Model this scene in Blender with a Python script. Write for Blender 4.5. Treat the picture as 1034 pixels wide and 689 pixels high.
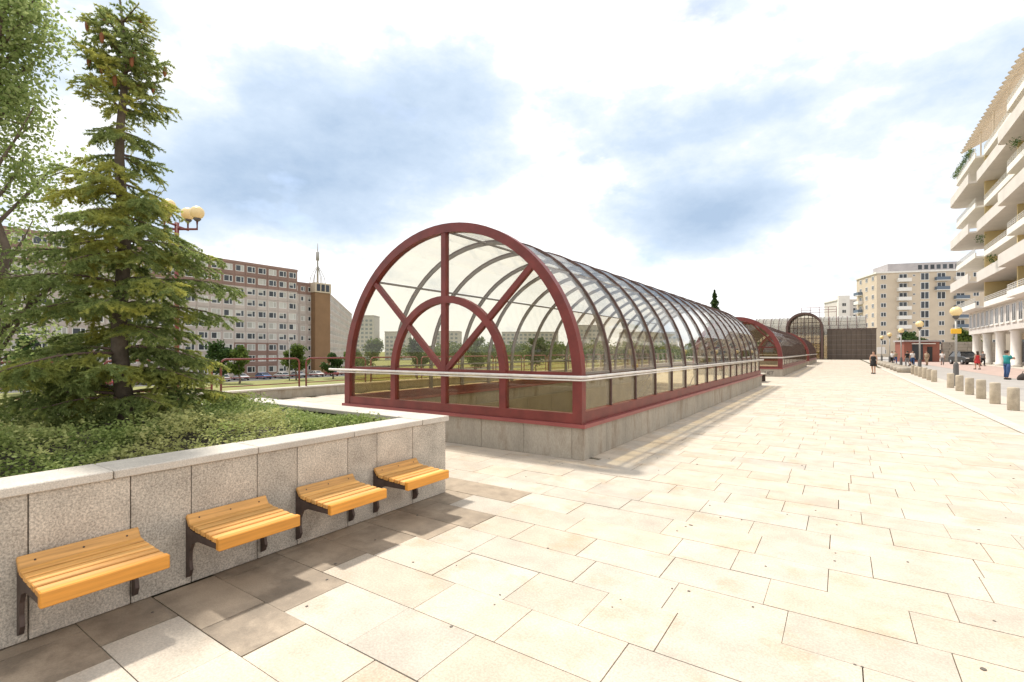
import bpy, bmesh, math, random
import numpy as np
from mathutils import Vector, Matrix
random.seed(7); rng = np.random.default_rng(7)
PI = math.pi; R = math.radians
for o in list(bpy.data.objects): bpy.data.objects.remove(o)
S = bpy.context.scene
COL = S.collection

# ------------------------------------------------------------------ camera
cd = bpy.data.cameras.new('camera'); cam = bpy.data.objects.new('camera', cd); COL.objects.link(cam)
cam.location = (0, 0, 1.65); cam.rotation_euler = (R(90), 0, R(33.93))
cd.sensor_width = 36; cd.lens = 17.23; cd.shift_y = 0.0102; cd.clip_start = 0.05; cd.clip_end = 9000
S.camera = cam
S.render.resolution_x = 1024; S.render.resolution_y = 682
S.view_settings.view_transform = 'Standard'; S.view_settings.look = 'None'
S.view_settings.gamma = 1; S.view_settings.use_curve_mapping = False
S.view_settings.exposure = 0.95
S.render.engine = 'CYCLES'
S.cycles.max_bounces = 10; S.cycles.transparent_max_bounces = 64
S.cycles.glossy_bounces = 4; S.cycles.diffuse_bounces = 4

# ------------------------------------------------------------------ sun and sky
SUN_EL = R(60.5); SUN_DIR = Vector((-0.97, 0.245, 0)).normalized()      # towards the sun (ground plan)
sv = Vector((SUN_DIR.x*math.cos(SUN_EL), SUN_DIR.y*math.cos(SUN_EL), math.sin(SUN_EL)))
sl = bpy.data.lights.new('sun', 'SUN'); sun = bpy.data.objects.new('sun', sl); COL.objects.link(sun)
sl.energy = 2.5; sl.angle = R(3.0); sl.color = (1.0, 0.94, 0.84)
sun.location = (-30, 10, 40); sun.rotation_euler = sv.to_track_quat('Z', 'Y').to_euler()

w = bpy.data.worlds.new('World'); S.world = w; w.use_nodes = True
nt = w.node_tree; nt.nodes.clear()
def N(t, **k):
    n = nt.nodes.new(t)
    for a, b in k.items(): setattr(n, a, b)
    return n
def L(a, b): nt.links.new(a, b)
def M_(op, a, b=None, c=None, clamp=False):
    n = N('ShaderNodeMath', operation=op); n.use_clamp = clamp
    for i, v in enumerate((a, b, c)):
        if v is None: continue
        if isinstance(v, (int, float)): n.inputs[i].default_value = v
        else: L(v, n.inputs[i])
    return n.outputs[0]
sky = N('ShaderNodeTexSky', sky_type='NISHITA'); sky.sun_disc = False
sky.sun_elevation = SUN_EL; sky.sun_rotation = math.atan2(SUN_DIR.x, SUN_DIR.y); sky.dust_density = 2.0
tc = N('ShaderNodeTexCoord')
mp = N('ShaderNodeMapping'); mp.inputs['Scale'].default_value = (1, 1, 1.9); L(tc.outputs['Generated'], mp.inputs[0])
def noise(scale, detail, rough, off=(0, 0, 0)):
    m = N('ShaderNodeMapping'); m.inputs['Location'].default_value = off; L(mp.outputs[0], m.inputs[0])
    n = N('ShaderNodeTexNoise'); n.inputs['Scale'].default_value = scale
    n.inputs['Detail'].default_value = detail; n.inputs['Roughness'].default_value = rough; L(m.outputs[0], n.inputs[0])
    return n.outputs['Fac']
n1 = noise(2.2, 9, 0.58, (3.1, 1.7, 0.4)); n2 = noise(5.0, 12, 0.62, (7.7, 0.3, 2.2)); n3 = noise(1.1, 5, 0.5, (1.9, 4.4, 0.9))
# grey-blue undersides of the cumulus (each a cloud with its own direction in the sky)
def sky_dir(u, v):
    F = Vector((-0.5582, 0.8297, 0)); Rr = Vector((0.8297, 0.5582, 0))
    return (F + Rr*((u-517)/495) + Vector((0, 0, (355-v)/495))).normalized()
acc = None
for (u, v, rad, amp) in [(275, 165, .16, .58), (390, 140, .16, .55), (340, 195, .13, .36), (480, 105, .11, .30), (505, 160, .06, .22),
                         (690, 222, .10, .66), (650, 150, .08, .50), (620, 222, .08, .40), (755, 205, .09, .45), (700, 130, .06, .3),
                         (215, 190, .10, .3), (380, 150, .36, .07), (690, 190, .28, .05), (600, 290, .13, .18), (720, 290, .12, .22), (900, 300, .12, .18), (1020, 170, .12, .12), (760, 60, .15, .12),
                         (-350, 120, .25, .45), (-150, -250, .3, .4), (1500, 60, .25, .4), (2300, 150, .3, .45), (600, -400, .3, .35)]:
    d = sky_dir(u, v)
    dp = N('ShaderNodeVectorMath', operation='DISTANCE'); dp.inputs[1].default_value = (d.x, d.y, d.z*1.5)
    squ = N('ShaderNodeVectorMath', operation='MULTIPLY'); squ.inputs[1].default_value = (1, 1, 1.5)
    nrm = N('ShaderNodeVectorMath', operation='NORMALIZE'); L(tc.outputs['Generated'], nrm.inputs[0]); L(nrm.outputs[0], squ.inputs[0]); L(squ.outputs[0], dp.inputs[0])
    q = M_('DIVIDE', dp.outputs['Value'], rad); q = M_('MULTIPLY', q, q); q = M_('MULTIPLY', q, -1.0); q = M_('POWER', 2.718, q)
    q = M_('MULTIPLY', q, amp*1.08)
    acc = q if acc is None else M_('ADD', acc, q)
base = M_('MULTIPLY', M_('SUBTRACT', n1, 0.5), 1.35)
base = M_('ADD', base, M_('MULTIPLY', M_('SUBTRACT', n2, 0.5), 1.3))
base = M_('ADD', base, M_('MULTIPLY', M_('SUBTRACT', n3, 0.5), 0.5))
dens = M_('ADD', M_('ADD', acc, base), -0.02)
cr = N('ShaderNodeValToRGB'); L(dens, cr.inputs[0])
el = cr.color_ramp.elements
el[0].position = 0.02; el[0].color = (.70, .70, .70, 1)
el[1].position = 1.0; el[1].color = (.245, .32, .425, 1)
e = el.new(0.13); e.color = (.60, .612, .635, 1)
e = el.new(0.22); e.color = (.475, .52, .58, 1)
e = el.new(0.48); e.color = (.36, .43, .52, 1)
# thin breaks where the blue shows
brk = N('ShaderNodeMapRange'); brk.inputs[1].default_value = .60; brk.inputs[2].default_value = .70
L(noise(3.3, 7, 0.55, (0.2, 9.1, 4.0)), brk.inputs[0])
bfac = M_('MULTIPLY', brk.outputs[0], 0.55)
skys = N('ShaderNodeVectorMath', operation='SCALE'); L(sky.outputs[0], skys.inputs[0]); skys.inputs['Scale'].default_value = 0.10
mix = N('ShaderNodeMix', data_type='RGBA'); L(bfac, mix.inputs[0]); L(cr.outputs[0], mix.inputs[6]); L(skys.outputs[0], mix.inputs[7])
bg = N('ShaderNodeBackground'); bg.inputs[1].default_value = 1.0; L(mix.outputs[2], bg.inputs[0])
wo = N('ShaderNodeOutputWorld'); L(bg.outputs[0], wo.inputs[0])

# ------------------------------------------------------------------ materials
MAT = {}
def mat(name, col, rough=.7, var=0.0, scale=6, bump=0.0, bscale=40, rnd=0.0, hue2=None, metal=0.0, spec=.5, obj=False, speck=0.0, spscale=300, stretch=None, blot=None):
    """procedural principled: noise variation of colour, per-object/per-island variation, grain, bump"""
    m = bpy.data.materials.new(name); m.use_nodes = True; t = m.node_tree; ns = t.nodes; ln = t.links
    b = ns['Principled BSDF']; b.inputs['Roughness'].default_value = rough; b.inputs['Metallic'].default_value = metal
    b.inputs['Specular IOR Level'].default_value = spec
    rgb = ns.new('ShaderNodeRGB'); rgb.outputs[0].default_value = (*col, 1); out = rgb.outputs[0]
    tcn = ns.new('ShaderNodeTexCoord'); geo = ns.new('ShaderNodeNewGeometry'); oi = ns.new('ShaderNodeObjectInfo')
    vec = geo.outputs['Position']
    if stretch:
        mm = ns.new('ShaderNodeMapping'); mm.inputs['Scale'].default_value = stretch; ln.new(vec, mm.inputs[0]); vec = mm.outputs[0]
    def nz(sc, det=5, ro=.6):
        n = ns.new('ShaderNodeTexNoise'); n.inputs['Scale'].default_value = sc; n.inputs['Detail'].default_value = det
        n.inputs['Roughness'].default_value = ro; ln.new(vec, n.inputs[0]); return n.outputs['Fac']
    def mx(fac, a, bcol, bt='MIX'):
        x = ns.new('ShaderNodeMix'); x.data_type = 'RGBA'; x.blend_type = bt
        if isinstance(fac, float): x.inputs[0].default_value = fac
        else: ln.new(fac, x.inputs[0])
        ln.new(a, x.inputs[6])
        if isinstance(bcol, tuple): x.inputs[7].default_value = (*bcol, 1)
        else: ln.new(bcol, x.inputs[7])
        return x.outputs[2]
    def mr(v, a, bb, c, d):
        x = ns.new('ShaderNodeMapRange'); ln.new(v, x.inputs[0])
        for i, q in enumerate((a, bb, c, d)): x.inputs[i+1].default_value = q
        return x.outputs[0]
    if obj: out = oi.outputs['Color']
    ra = ns.new('ShaderNodeMath'); ra.operation = 'ADD'; ln.new(oi.outputs['Random'], ra.inputs[0]); ln.new(geo.outputs['Random Per Island'], ra.inputs[1])
    fr = ns.new('ShaderNodeMath'); fr.operation = 'FRACT'; ln.new(ra.outputs[0], fr.inputs[0]); rv = fr.outputs[0]
    if hue2: out = mx(rv, out, hue2)
    if rnd:
        mu = ns.new('ShaderNodeMath'); mu.operation = 'MULTIPLY'; ln.new(rv, mu.inputs[0]); mu.inputs[1].default_value = 7.31
        f2 = ns.new('ShaderNodeMath'); f2.operation = 'FRACT'; ln.new(mu.outputs[0], f2.inputs[0])
        v = mr(f2.outputs[0], 0, 1, 1-rnd, 1+rnd); cb = ns.new('ShaderNodeCombineColor')
        for i in range(3): ln.new(v, cb.inputs[i])
        out = mx(1.0, out, cb.outputs[0], 'MULTIPLY')
    if var:
        v = mr(nz(scale), .3, .7, 1-var, 1+var); cb = ns.new('ShaderNodeCombineColor')
        for i in range(3): ln.new(v, cb.inputs[i])
        out = mx(1.0, out, cb.outputs[0], 'MULTIPLY')
    if blot:
        out = mx(mr(nz(blot[1], 6, .65), blot[2], blot[2]+.16, 0, blot[3]), out, blot[0])
    if speck:
        v = mr(nz(spscale, 2, .8), .35, .65, 1-speck, 1+speck); cb = ns.new('ShaderNodeCombineColor')
        for i in range(3): ln.new(v, cb.inputs[i])
        out = mx(1.0, out, cb.outputs[0], 'MULTIPLY')
    ln.new(out, b.inputs['Base Color'])
    if bump:
        bn = ns.new('ShaderNodeBump'); bn.inputs['Strength'].default_value = bump; bn.inputs['Distance'].default_value = .01
        ln.new(nz(bscale, 6, .7), bn.inputs['Height']); ln.new(bn.outputs[0], b.inputs['Normal'])
    MAT[name] = m; return m
def leafmat(name, c1, c2, trans=.35, scale=3.0, c3=None):
    m = bpy.data.materials.new(name); m.use_nodes = True; t = m.node_tree; ns = t.nodes; ln = t.links; ns.clear()
    geo = ns.new('ShaderNodeNewGeometry')
    x = ns.new('ShaderNodeMix'); x.data_type = 'RGBA'; ln.new(geo.outputs['Random Per Island'], x.inputs[0])
    x.inputs[6].default_value = (*c1, 1); x.inputs[7].default_value = (*c2, 1); out = x.outputs[2]
    if c3:
        n = ns.new('ShaderNodeTexNoise'); n.inputs['Scale'].default_value = scale; ln.new(geo.outputs['Position'], n.inputs[0])
        r = ns.new('ShaderNodeMapRange'); r.inputs[1].default_value = .48; r.inputs[2].default_value = .66; ln.new(n.outputs['Fac'], r.inputs[0])
        y = ns.new('ShaderNodeMix'); y.data_type = 'RGBA'; ln.new(r.outputs[0], y.inputs[0]); ln.new(out, y.inputs[6]); y.inputs[7].default_value = (*c3, 1); out = y.outputs[2]
    d = ns.new('ShaderNodeBsdfPrincipled'); d.inputs['Roughness'].default_value = .55; d.inputs['Specular IOR Level'].default_value = .15; ln.new(out, d.inputs['Base Color'])
    tr = ns.new('ShaderNodeBsdfTranslucent'); ln.new(out, tr.inputs[0])
    ms = ns.new('ShaderNodeMixShader'); ms.inputs[0].default_value = trans; ln.new(d.outputs[0], ms.inputs[1]); ln.new(tr.outputs[0], ms.inputs[2])
    o = ns.new('ShaderNodeOutputMaterial'); ln.new(ms.outputs[0], o.inputs[0]); MAT[name] = m; return m
def glassmat(name, tint, base=.05, edge=.75, dirt=.0, dlow=0.0):
    m = bpy.data.materials.new(name); m.use_nodes = True; t = m.node_tree; ns = t.nodes; ln = t.links; ns.clear()
    tr = ns.new('ShaderNodeBsdfTransparent'); tr.inputs[0].default_value = (*tint, 1)
    gl = ns.new('ShaderNodeBsdfGlossy'); gl.inputs['Roughness'].default_value = .02
    lw = ns.new('ShaderNodeLayerWeight'); lw.inputs[0].default_value = .5
    pw = ns.new('ShaderNodeMath'); pw.operation = 'POWER'; pw.inputs[1].default_value = 4.0; ln.new(lw.outputs['Facing'], pw.inputs[0])
    ma = ns.new('ShaderNodeMath'); ma.operation = 'MULTIPLY_ADD'; ma.inputs[1].default_value = edge; ma.inputs[2].default_value = base; ln.new(pw.outputs[0], ma.inputs[0])
    ms = ns.new('ShaderNodeMixShader'); ln.new(ma.outputs[0], ms.inputs[0]); ln.new(tr.outputs[0], ms.inputs[1]); ln.new(gl.outputs[0], ms.inputs[2])
    last = ms.outputs[0]
    if dirt:
        g = ns.new('ShaderNodeNewGeometry'); n = ns.new('ShaderNodeTexNoise'); n.inputs['Scale'].default_value = 1.6; n.inputs['Detail'].default_value = 6
        mm = ns.new('ShaderNodeMapping'); mm.inputs['Scale'].default_value = (1, 1, .35); ln.new(g.outputs['Position'], mm.inputs[0]); ln.new(mm.outputs[0], n.inputs[0])
        r = ns.new('ShaderNodeMapRange'); r.inputs[1].default_value = .35; r.inputs[2].default_value = .75; r.inputs[3].default_value = dlow; r.inputs[4].default_value = dirt; ln.new(n.outputs['Fac'], r.inputs[0])
        df = ns.new('ShaderNodeBsdfDiffuse'); df.inputs[0].default_value = (.5, .47, .4, 1)
        m2 = ns.new('ShaderNodeMixShader'); ln.new(r.outputs[0], m2.inputs[0]); ln.new(last, m2.inputs[1]); ln.new(df.outputs[0], m2.inputs[2]); last = m2.outputs[0]
    o = ns.new('ShaderNodeOutputMaterial'); ln.new(last, o.inputs[0]); MAT[name] = m; return m

mat('slab', (.46, .41, .345), .75, var=.13, scale=3.1, bump=.25, bscale=60, rnd=.075, hue2=(.495, .415, .322), speck=.14, spscale=70, blot=((.42, .31, .205), 2.2, .53, .65))
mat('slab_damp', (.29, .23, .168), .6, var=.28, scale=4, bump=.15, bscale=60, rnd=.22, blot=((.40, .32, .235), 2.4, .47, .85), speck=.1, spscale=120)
mat('joint', (.085, .075, .04), .95, var=.3, scale=5)
mat('paving', (.46, .405, .34), .8, var=.08, scale=1.5)
mat('gum', (.13, .11, .09), .8)
mat('street', (.34, .315, .29), .85, var=.10, scale=.8, bump=.1, bscale=30)
mat('brick_paving', (.43, .32, .275), .85, var=.12, scale=1.2)
mat('kerb', (.52, .47, .40), .8, var=.12, scale=4)
mat('lawn', (.20, .20, .06), .9, var=.25, scale=.25, bump=.3, bscale=4)
mat('asphalt', (.10, .098, .095), .9, var=.15, scale=.4)
mat('granite', (.45, .40, .335), .6, var=.18, scale=5, bump=.08, bscale=140, rnd=.10, speck=.34, spscale=80, blot=((.20, .165, .13), 2.2, .56, .6))
mat('cap_stone', (.50, .455, .395), .55, var=.10, scale=5, rnd=.07, speck=.18, spscale=110)
mat('concrete', (.39, .345, .28), .85, var=.22, scale=2.2, bump=.2, bscale=30, rnd=.08, stretch=(1, 1, .3), blot=((.19, .14, .095), 2.2, .50, .75), speck=.12, spscale=80)
mat('soil', (.05, .04, .028), .95, var=.3, scale=8)
mat('timber', (.64, .31, .075), .5, var=.26, scale=2.0, rnd=.22, stretch=(26, 1.4, 26), bump=.1, bscale=3, hue2=(.66, .36, .11))
mat('timber_front', (.64, .27, .035), .45, var=.16, scale=2.0, stretch=(26, 1.4, 26), rnd=.08)
mat('steel_dark', (.085, .058, .048), .55, metal=.3, var=.3, scale=12)
mat('red_steel', (.165, .030, .025), .45, var=.25, scale=3, rnd=.06, blot=((.10, .045, .035), 7, .60, .7), bump=.08, bscale=60)
mat('red_sill', (.27, .07, .065), .4, var=.12, scale=2)
mat('rib_inner', (.22, .195, .175), .5, var=.15, scale=4)
mat('rib_outer', (.10, .055, .047), .5, var=.2, scale=4)
mat('handrail', (.70, .665, .62), .4, var=.16, scale=6, metal=.15)
glassmat('glass', (.968, .96, .92), .03, .5, .02)
glassmat('glass_roof', (.955, .944, .905), .03, .5, .015)
glassmat('glass_low', (.88, .84, .70), .035, .6, .08)
glassmat('glass_bronze', (.82, .77, .68), .06, .8, .08)
glassmat('glass_pale', (.86, .84, .80), .12, .8, .34, .34)
glassmat('globe_glass', (.95, .85, .6), .05, .5)
mat('pit_wall', (.27, .225, .15), .7, var=.2, scale=1.5, rnd=.1)
mat('brown_panel', (.10, .075, .058), .6, var=.12, scale=1.0, rnd=.08)
mat('bark_spruce', (.11, .085, .062), .9, var=.35, scale=14, bump=.6, bscale=40)
mat('bark', (.16, .12, .095), .9, var=.3, scale=12, bump=.4, bscale=40)
mat('twig', (.15, .10, .08), .9)
leafmat('needles', (.18, .245, .08), (.39, .45, .17), .5, 2.0, (.53, .52, .13))
leafmat('cone', (.22, .085, .045), (.30, .13, .06), .1)
leafmat('leaf_light', (.21, .29, .09), (.44, .50, .21), .58)
leafmat('leaf_dark', (.035, .075, .022), (.075, .12, .03), .35)
leafmat('leaf_mid', (.07, .12, .025), (.15, .19, .04), .4)
leafmat('cover_leaf', (.14, .205, .05), (.36, .43, .14), .45, 1.6, (.47, .47, .19))
mat('panel_beige', (.50, .43, .39), .85, var=.10, scale=.3, rnd=.10)
mat('panel_brown', (.27, .17, .14), .85, var=.10, scale=.3, rnd=.10)
mat('panel_ochre', (.25, .145, .075), .85, var=.10, scale=.3, rnd=.05)
mat('far_pink', (.49, .41, .375), .9, var=.1, scale=.1, rnd=.08)
mat('frame_white', (.72, .71, .68), .6)
mat('window_glass', (.035, .042, .05), .12, rnd=.5, spec=.5)
mat('window_blind', (.48, .46, .42), .6, rnd=.25)
mat('cream', (.58, .485, .37), .85, var=.06, scale=.5, rnd=.04)
mat('cream_yellow', (.62, .485, .25), .85, var=.06, scale=.5)
mat('white_plaster', (.76, .73, .68), .8, var=.06, scale=.6)
mat('pink_plaster', (.62, .575, .53), .85, var=.07, scale=.6)
mat('roof_grey', (.40, .37, .37), .8, var=.1, scale=.5)
mat('rail_white', (.70, .68, .64), .5)
mat('blue_grey', (.12, .155, .20), .6)
mat('flowers', (.45, .06, .07), .8, rnd=.4)
mat('globe_cream', (.78, .60, .30), .35, spec=.6)
mat('post_grey', (.36, .345, .32), .5, metal=.2)
mat('post_base', (.09, .085, .08), .6)
mat('sign_yellow', (.75, .42, .02), .5)
mat('sign_white', (.78, .76, .74), .5)
mat('sign_green', (.05, .20, .07), .5)
mat('bollard', (.42, .355, .265), .8, var=.18, scale=6, bump=.2, bscale=40, rnd=.06, speck=.12, spscale=90)
mat('kiosk_red', (.27, .10, .07), .7, var=.1, scale=.8)
mat('stone_wall', (.30, .27, .235), .9, var=.2, scale=.9)
mat('car_paint', (.5, .5, .5), .28, obj=True, spec=.7)
mat('tyre', (.02, .02, .02), .85); mat('rim', (.4, .4, .41), .35, metal=.7)
mat('car_glass', (.02, .024, .028), .06, spec=.8); mat('lamp_clear', (.7, .7, .68), .15); mat('lamp_red', (.4, .02, .015), .25); mat('plastic_black', (.02, .02, .02), .6)
mat('skin', (.50, .30, .21), .6); mat('cloth_black', (.018, .017, .017), .85); mat('cloth_teal', (.02, .24, .24), .85); mat('cloth_denim', (.04, .085, .20), .85)
mat('cloth_red', (.55, .045, .05), .85); mat('cloth_white', (.70, .68, .66), .85); mat('cloth_grey', (.22, .21, .21), .85); mat('hair_brown', (.05, .03, .018), .7); mat('hair_fair', (.28, .18, .09), .7)
mat('cloth_tan', (.36, .27, .18), .85); mat('dog_fur', (.05, .04, .035), .9, var=.3, scale=20)
mat('far_block', (.50, .48, .47), .9, var=.06, scale=.05)
mat('far_window', (.20, .23, .26), .4)
mat('graffiti', (.03, .025, .03), .7)

# ------------------------------------------------------------------ mesh helpers
class MB:
    def __init__(s): s.v = []; s.f = []; s.m = []; s.sm = []
    def add(s, vs, fs, mi=0, smooth=False):
        b = len(s.v); s.v += [tuple(p) for p in vs]
        for f in fs: s.f.append(tuple(b+i for i in f)); s.m.append(mi); s.sm.append(smooth)
        return s
    def box(s, x0, x1, y0, y1, z0, z1, mi=0):
        return s.add([(x0,y0,z0),(x1,y0,z0),(x1,y1,z0),(x0,y1,z0),(x0,y0,z1),(x1,y0,z1),(x1,y1,z1),(x0,y1,z1)],
                     [(0,3,2,1),(4,5,6,7),(0,1,5,4),(1,2,6,5),(2,3,7,6),(3,0,4,7)], mi)
    def bbox(s, x0, x1, y0, y1, z0, z1, b=.008, mi=0):
        """box with chamfered edges"""
        bm = bmesh.new(); bmesh.ops.create_cube(bm, size=1)
        for v in bm.verts: v.co = Vector((x0+(v.co.x+.5)*(x1-x0), y0+(v.co.y+.5)*(y1-y0), z0+(v.co.z+.5)*(z1-z0)))
        bmesh.ops.bevel(bm, geom=bm.edges[:], offset=b, segments=1, affect='EDGES', profile=.5)
        bm.verts.index_update()
        s.add([v.co[:] for v in bm.verts], [[v.index for v in f.verts] for f in bm.faces], mi); bm.free(); return s
    def prism(s, poly, axis, a, b, mi=0):
        """poly of 2D points extruded along an axis; axis 'y': (x,z), 'x': (y,z), 'z': (x,y)"""
        n = len(poly)
        def P(p, t): return {'y': (p[0], t, p[1]), 'x': (t, p[0], p[1]), 'z': (p[0], p[1], t)}[axis]
        vs = [P(p, a) for p in poly] + [P(p, b) for p in poly]
        fs = [tuple(range(n)), tuple(range(2*n-1, n-1, -1))] + [(i, n+i, n+(i+1) % n, (i+1) % n) for i in range(n)]
        return s.add(vs, fs, mi)
    def tube(s, pts, r, n=8, mi=0, caps=True, smooth=True):
        pts = [Vector(p) for p in pts]; rr = r if isinstance(r, (list, tuple)) else [r]*len(pts)
        vs = []; up = Vector((0, 0, 1))
        for i, p in enumerate(pts):
            d = (pts[min(i+1, len(pts)-1)] - pts[max(i-1, 0)])
            d = d.normalized() if d.length > 1e-9 else up
            a = d.cross(up) if abs(d.z) < .95 else d.cross(Vector((0, 1, 0)))
            a.normalize(); b = d.cross(a)
            for k in range(n):
                t = 2*PI*k/n; vs.append(p + (a*math.cos(t) + b*math.sin(t))*rr[i])
        fs = [(i*n+k, i*n+(k+1) % n, (i+1)*n+(k+1) % n, (i+1)*n+k) for i in range(len(pts)-1) for k in range(n)]
        s.add(vs, fs, mi, smooth)
        if caps:
            b = len(s.v) - len(vs)
            s.f.append(tuple(b+k for k in range(n))); s.m.append(mi); s.sm.append(False)
            s.f.append(tuple(b+len(vs)-1-k for k in range(n))); s.m.append(mi); s.sm.append(False)
        return s
    def lathe(s, prof, c=(0, 0, 0), n=20, mi=0, smooth=True):
        vs = []
        for (r, z) in prof:
            for k in range(n): vs.append((c[0]+r*math.cos(2*PI*k/n), c[1]+r*math.sin(2*PI*k/n), c[2]+z))
        fs = [(i*n+k, i*n+(k+1) % n, (i+1)*n+(k+1) % n, (i+1)*n+k) for i in range(len(prof)-1) for k in range(n)]
        fs.append(tuple(range(n-1, -1, -1))); m = (len(prof)-1)*n; fs.append(tuple(m+k for k in range(n)))
        return s.add(vs, fs, mi, smooth)
    def arch(s, cx, zs, ro, ri, zb, y0, y1, n=28, mi=0):
        """stilted arch ring: legs from zb up to zs, then a half circle; extruded y0..y1"""
        def prof(r):
            p = [(cx-r, zb)]
            p += [(cx-r*math.cos(PI*k/n), zs+r*math.sin(PI*k/n)) for k in range(n+1)]
            return p + [(cx+r, zb)]
        a, b = prof(ro), prof(ri); m = len(a); vs = []
        for y in (y0, y1):
            vs += [(x, y, z) for x, z in a] + [(x, y, z) for x, z in b]
        fs = []
        for i in range(m-1):
            fs += [(i, i+1, m+i+1, m+i), (2*m+i, 3*m+i, 3*m+i+1, 2*m+i+1), (i, 2*m+i, 2*m+i+1, i+1), (m+i, m+i+1, 3*m+i+1, 3*m+i)]
        fs += [(0, m, 3*m, 2*m), (m-1, 3*m-1, 4*m-1, 2*m-1)]
        return s.add(vs, fs, mi)
    def bar(s, p, q, w, d, mi=0):
        """flat bar between (x,z) points p,q, width w in the xz plane, d = (y0,y1)"""
        dx, dz = q[0]-p[0], q[1]-p[1]; l = math.hypot(dx, dz); nx, nz = -dz/l*w/2, dx/l*w/2
        return s.prism([(p[0]+nx, p[1]+nz), (q[0]+nx, q[1]+nz), (q[0]-nx, q[1]-nz), (p[0]-nx, p[1]-nz)], 'y', d[0], d[1], mi)
    def mesh(s, name, mats):
        me = bpy.data.meshes.new(name); me.from_pydata(s.v, [], s.f)
        for m in (mats if isinstance(mats, (list, tuple)) else [mats]): me.materials.append(MAT[m])
        me.polygons.foreach_set('material_index', s.m); me.polygons.foreach_set('use_smooth', s.sm); me.update()
        bm = bmesh.new(); bm.from_mesh(me); bmesh.ops.recalc_face_normals(bm, faces=bm.faces); bm.to_mesh(me); bm.free()
        return me
    def build(s, name, mats, parent=None): return link(name, s.mesh(name, mats), parent)
def link(name, me, parent=None, loc=None, rz=None, scale=None):
    o = bpy.data.objects.new(name, me); COL.objects.link(o)
    if parent: o.parent = parent
    if loc: o.location = loc
    if rz is not None: o.rotation_euler = (0, 0, rz)
    if scale: o.scale = scale
    return o
def tag(o, label, cat, group=None):
    o['label'] = label; o['category'] = cat
    if group: o['group'] = group
    return o
def thing(name, label, cat, loc=(0, 0, 0), rz=0, group=None):
    o = bpy.data.objects.new(name, None); COL.objects.link(o); o.location = loc; o.rotation_euler = (0, 0, rz); o.empty_display_size = .2
    return tag(o, label, cat, group)
def struct(o): o['kind'] = 'structure'; return o
def stuff(o): o['kind'] = 'stuff'; return o
def copy_tree(o, parent=None):
    c = o.copy(); COL.objects.link(c)
    if parent: c.parent = parent
    for ch in [x for x in KIDS.get(o.name, [])]: 
        cc = copy_tree(ch, c); KIDS.setdefault(c.name, []).append(cc)
    return c
KIDS = {}
def index_kids(o):
    ks = [x for x in bpy.data.objects if x.parent == o]; KIDS[o.name] = ks
    for k in ks: index_kids(k)
def tri_mesh(name, V, F, mats, parent=None, mi=None):
    """fast mesh from numpy arrays: V (n,3), F (m,k)"""
    me = bpy.data.meshes.new(name); k = F.shape[1]
    me.vertices.add(len(V)); me.vertices.foreach_set('co', V.astype(np.float32).ravel())
    me.loops.add(F.size); me.loops.foreach_set('vertex_index', F.astype(np.int32).ravel())
    me.polygons.add(len(F)); me.polygons.foreach_set('loop_start', np.arange(0, F.size, k, dtype=np.int32))
    for m in (mats if isinstance(mats, (list, tuple)) else [mats]): me.materials.append(MAT[m])
    if mi is not None: me.polygons.foreach_set('material_index', mi.astype(np.int32))
    me.update(calc_edges=True); me.validate()
    return link(name, me, parent)
def leaf_quads(C, size, rngl=rng, flat=0.0):
    """one folded leaf-like rhombus per centre: C (n,3)"""
    n = len(C); d = rngl.normal(size=(n, 3)); d[:, 2] *= (1-flat); d /= np.linalg.norm(d, axis=1)[:, None]
    e = rngl.normal(size=(n, 3)); e[:, 2] *= (1-flat); e -= d*np.sum(d*e, axis=1)[:, None]; e /= np.linalg.norm(e, axis=1)[:, None]
    s = (size*(.7+.6*rngl.random(n)))[:, None]
    V = np.stack([C-d*s*.5, C+e*s*.32, C+d*s*.5, C-e*s*.32], 1).reshape(-1, 3)
    return V, np.arange(4*n).reshape(n, 4)

# ================================================================== GROUND
T1 = (-6.05, 6.74, 26.6)      # tunnel axis x, y from, y to
PIT = (-8.55, -3.55, 7.1, 26.0)
WALLX = -3.85                  # planter face
def sheet(name, rects, z, m, parent=None):
    b = MB()
    for (x0, x1, y0, y1) in rects: b.add([(x0, y0, z), (x1, y0, z), (x1, y1, z), (x0, y1, z)], [(0, 1, 2, 3)])
    return b.build(name, m, parent)
struct(sheet('lower_ground', [(-6000, -16.6, -3000, 7000)], -4.6, 'lawn'))
struct(sheet('parking_road', [(-122, -104, -300, 170)], -4.594, 'asphalt'))
plaza = struct(sheet('plaza', [(-16.6, PIT[0], -60, 140), (PIT[0], PIT[1], -60, PIT[2]), (PIT[0], PIT[1], PIT[3], 140), (PIT[1], 3.02, -60, 140)], -.014, 'joint'))
struct(sheet('far_ground', [(-16.6, 5000, 140, 7000), (3.02, 5000, -3000, 140)], -.02, 'street'))
kb = MB(); y = -4.0; kcount = 0
kerb = struct(sheet('kerb_strip', [(3.03, 3.33, -60, 140)], -.012, 'joint'))
kme = MB().bbox(0, 1, 0, 1, 0, 1, .012).mesh('kerb_stone', 'kerb')
while y < 60:
    link('kerb_stone', kme, kerb, (3.04, y, -.06), None, (.28, .99, .065)); y += 1.0
struct(sheet('bollard_strip', [(3.34, 4.95, -20, 125)], -.004, 'paving'))
struct(sheet('brick_pavement', [(8.8, 14.2, -20, 125)], -.012, 'brick_paving'))
struct(sheet('arcade_pavement', [(14.2, 30, -20, 125)], -.010, 'kerb'))

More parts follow.
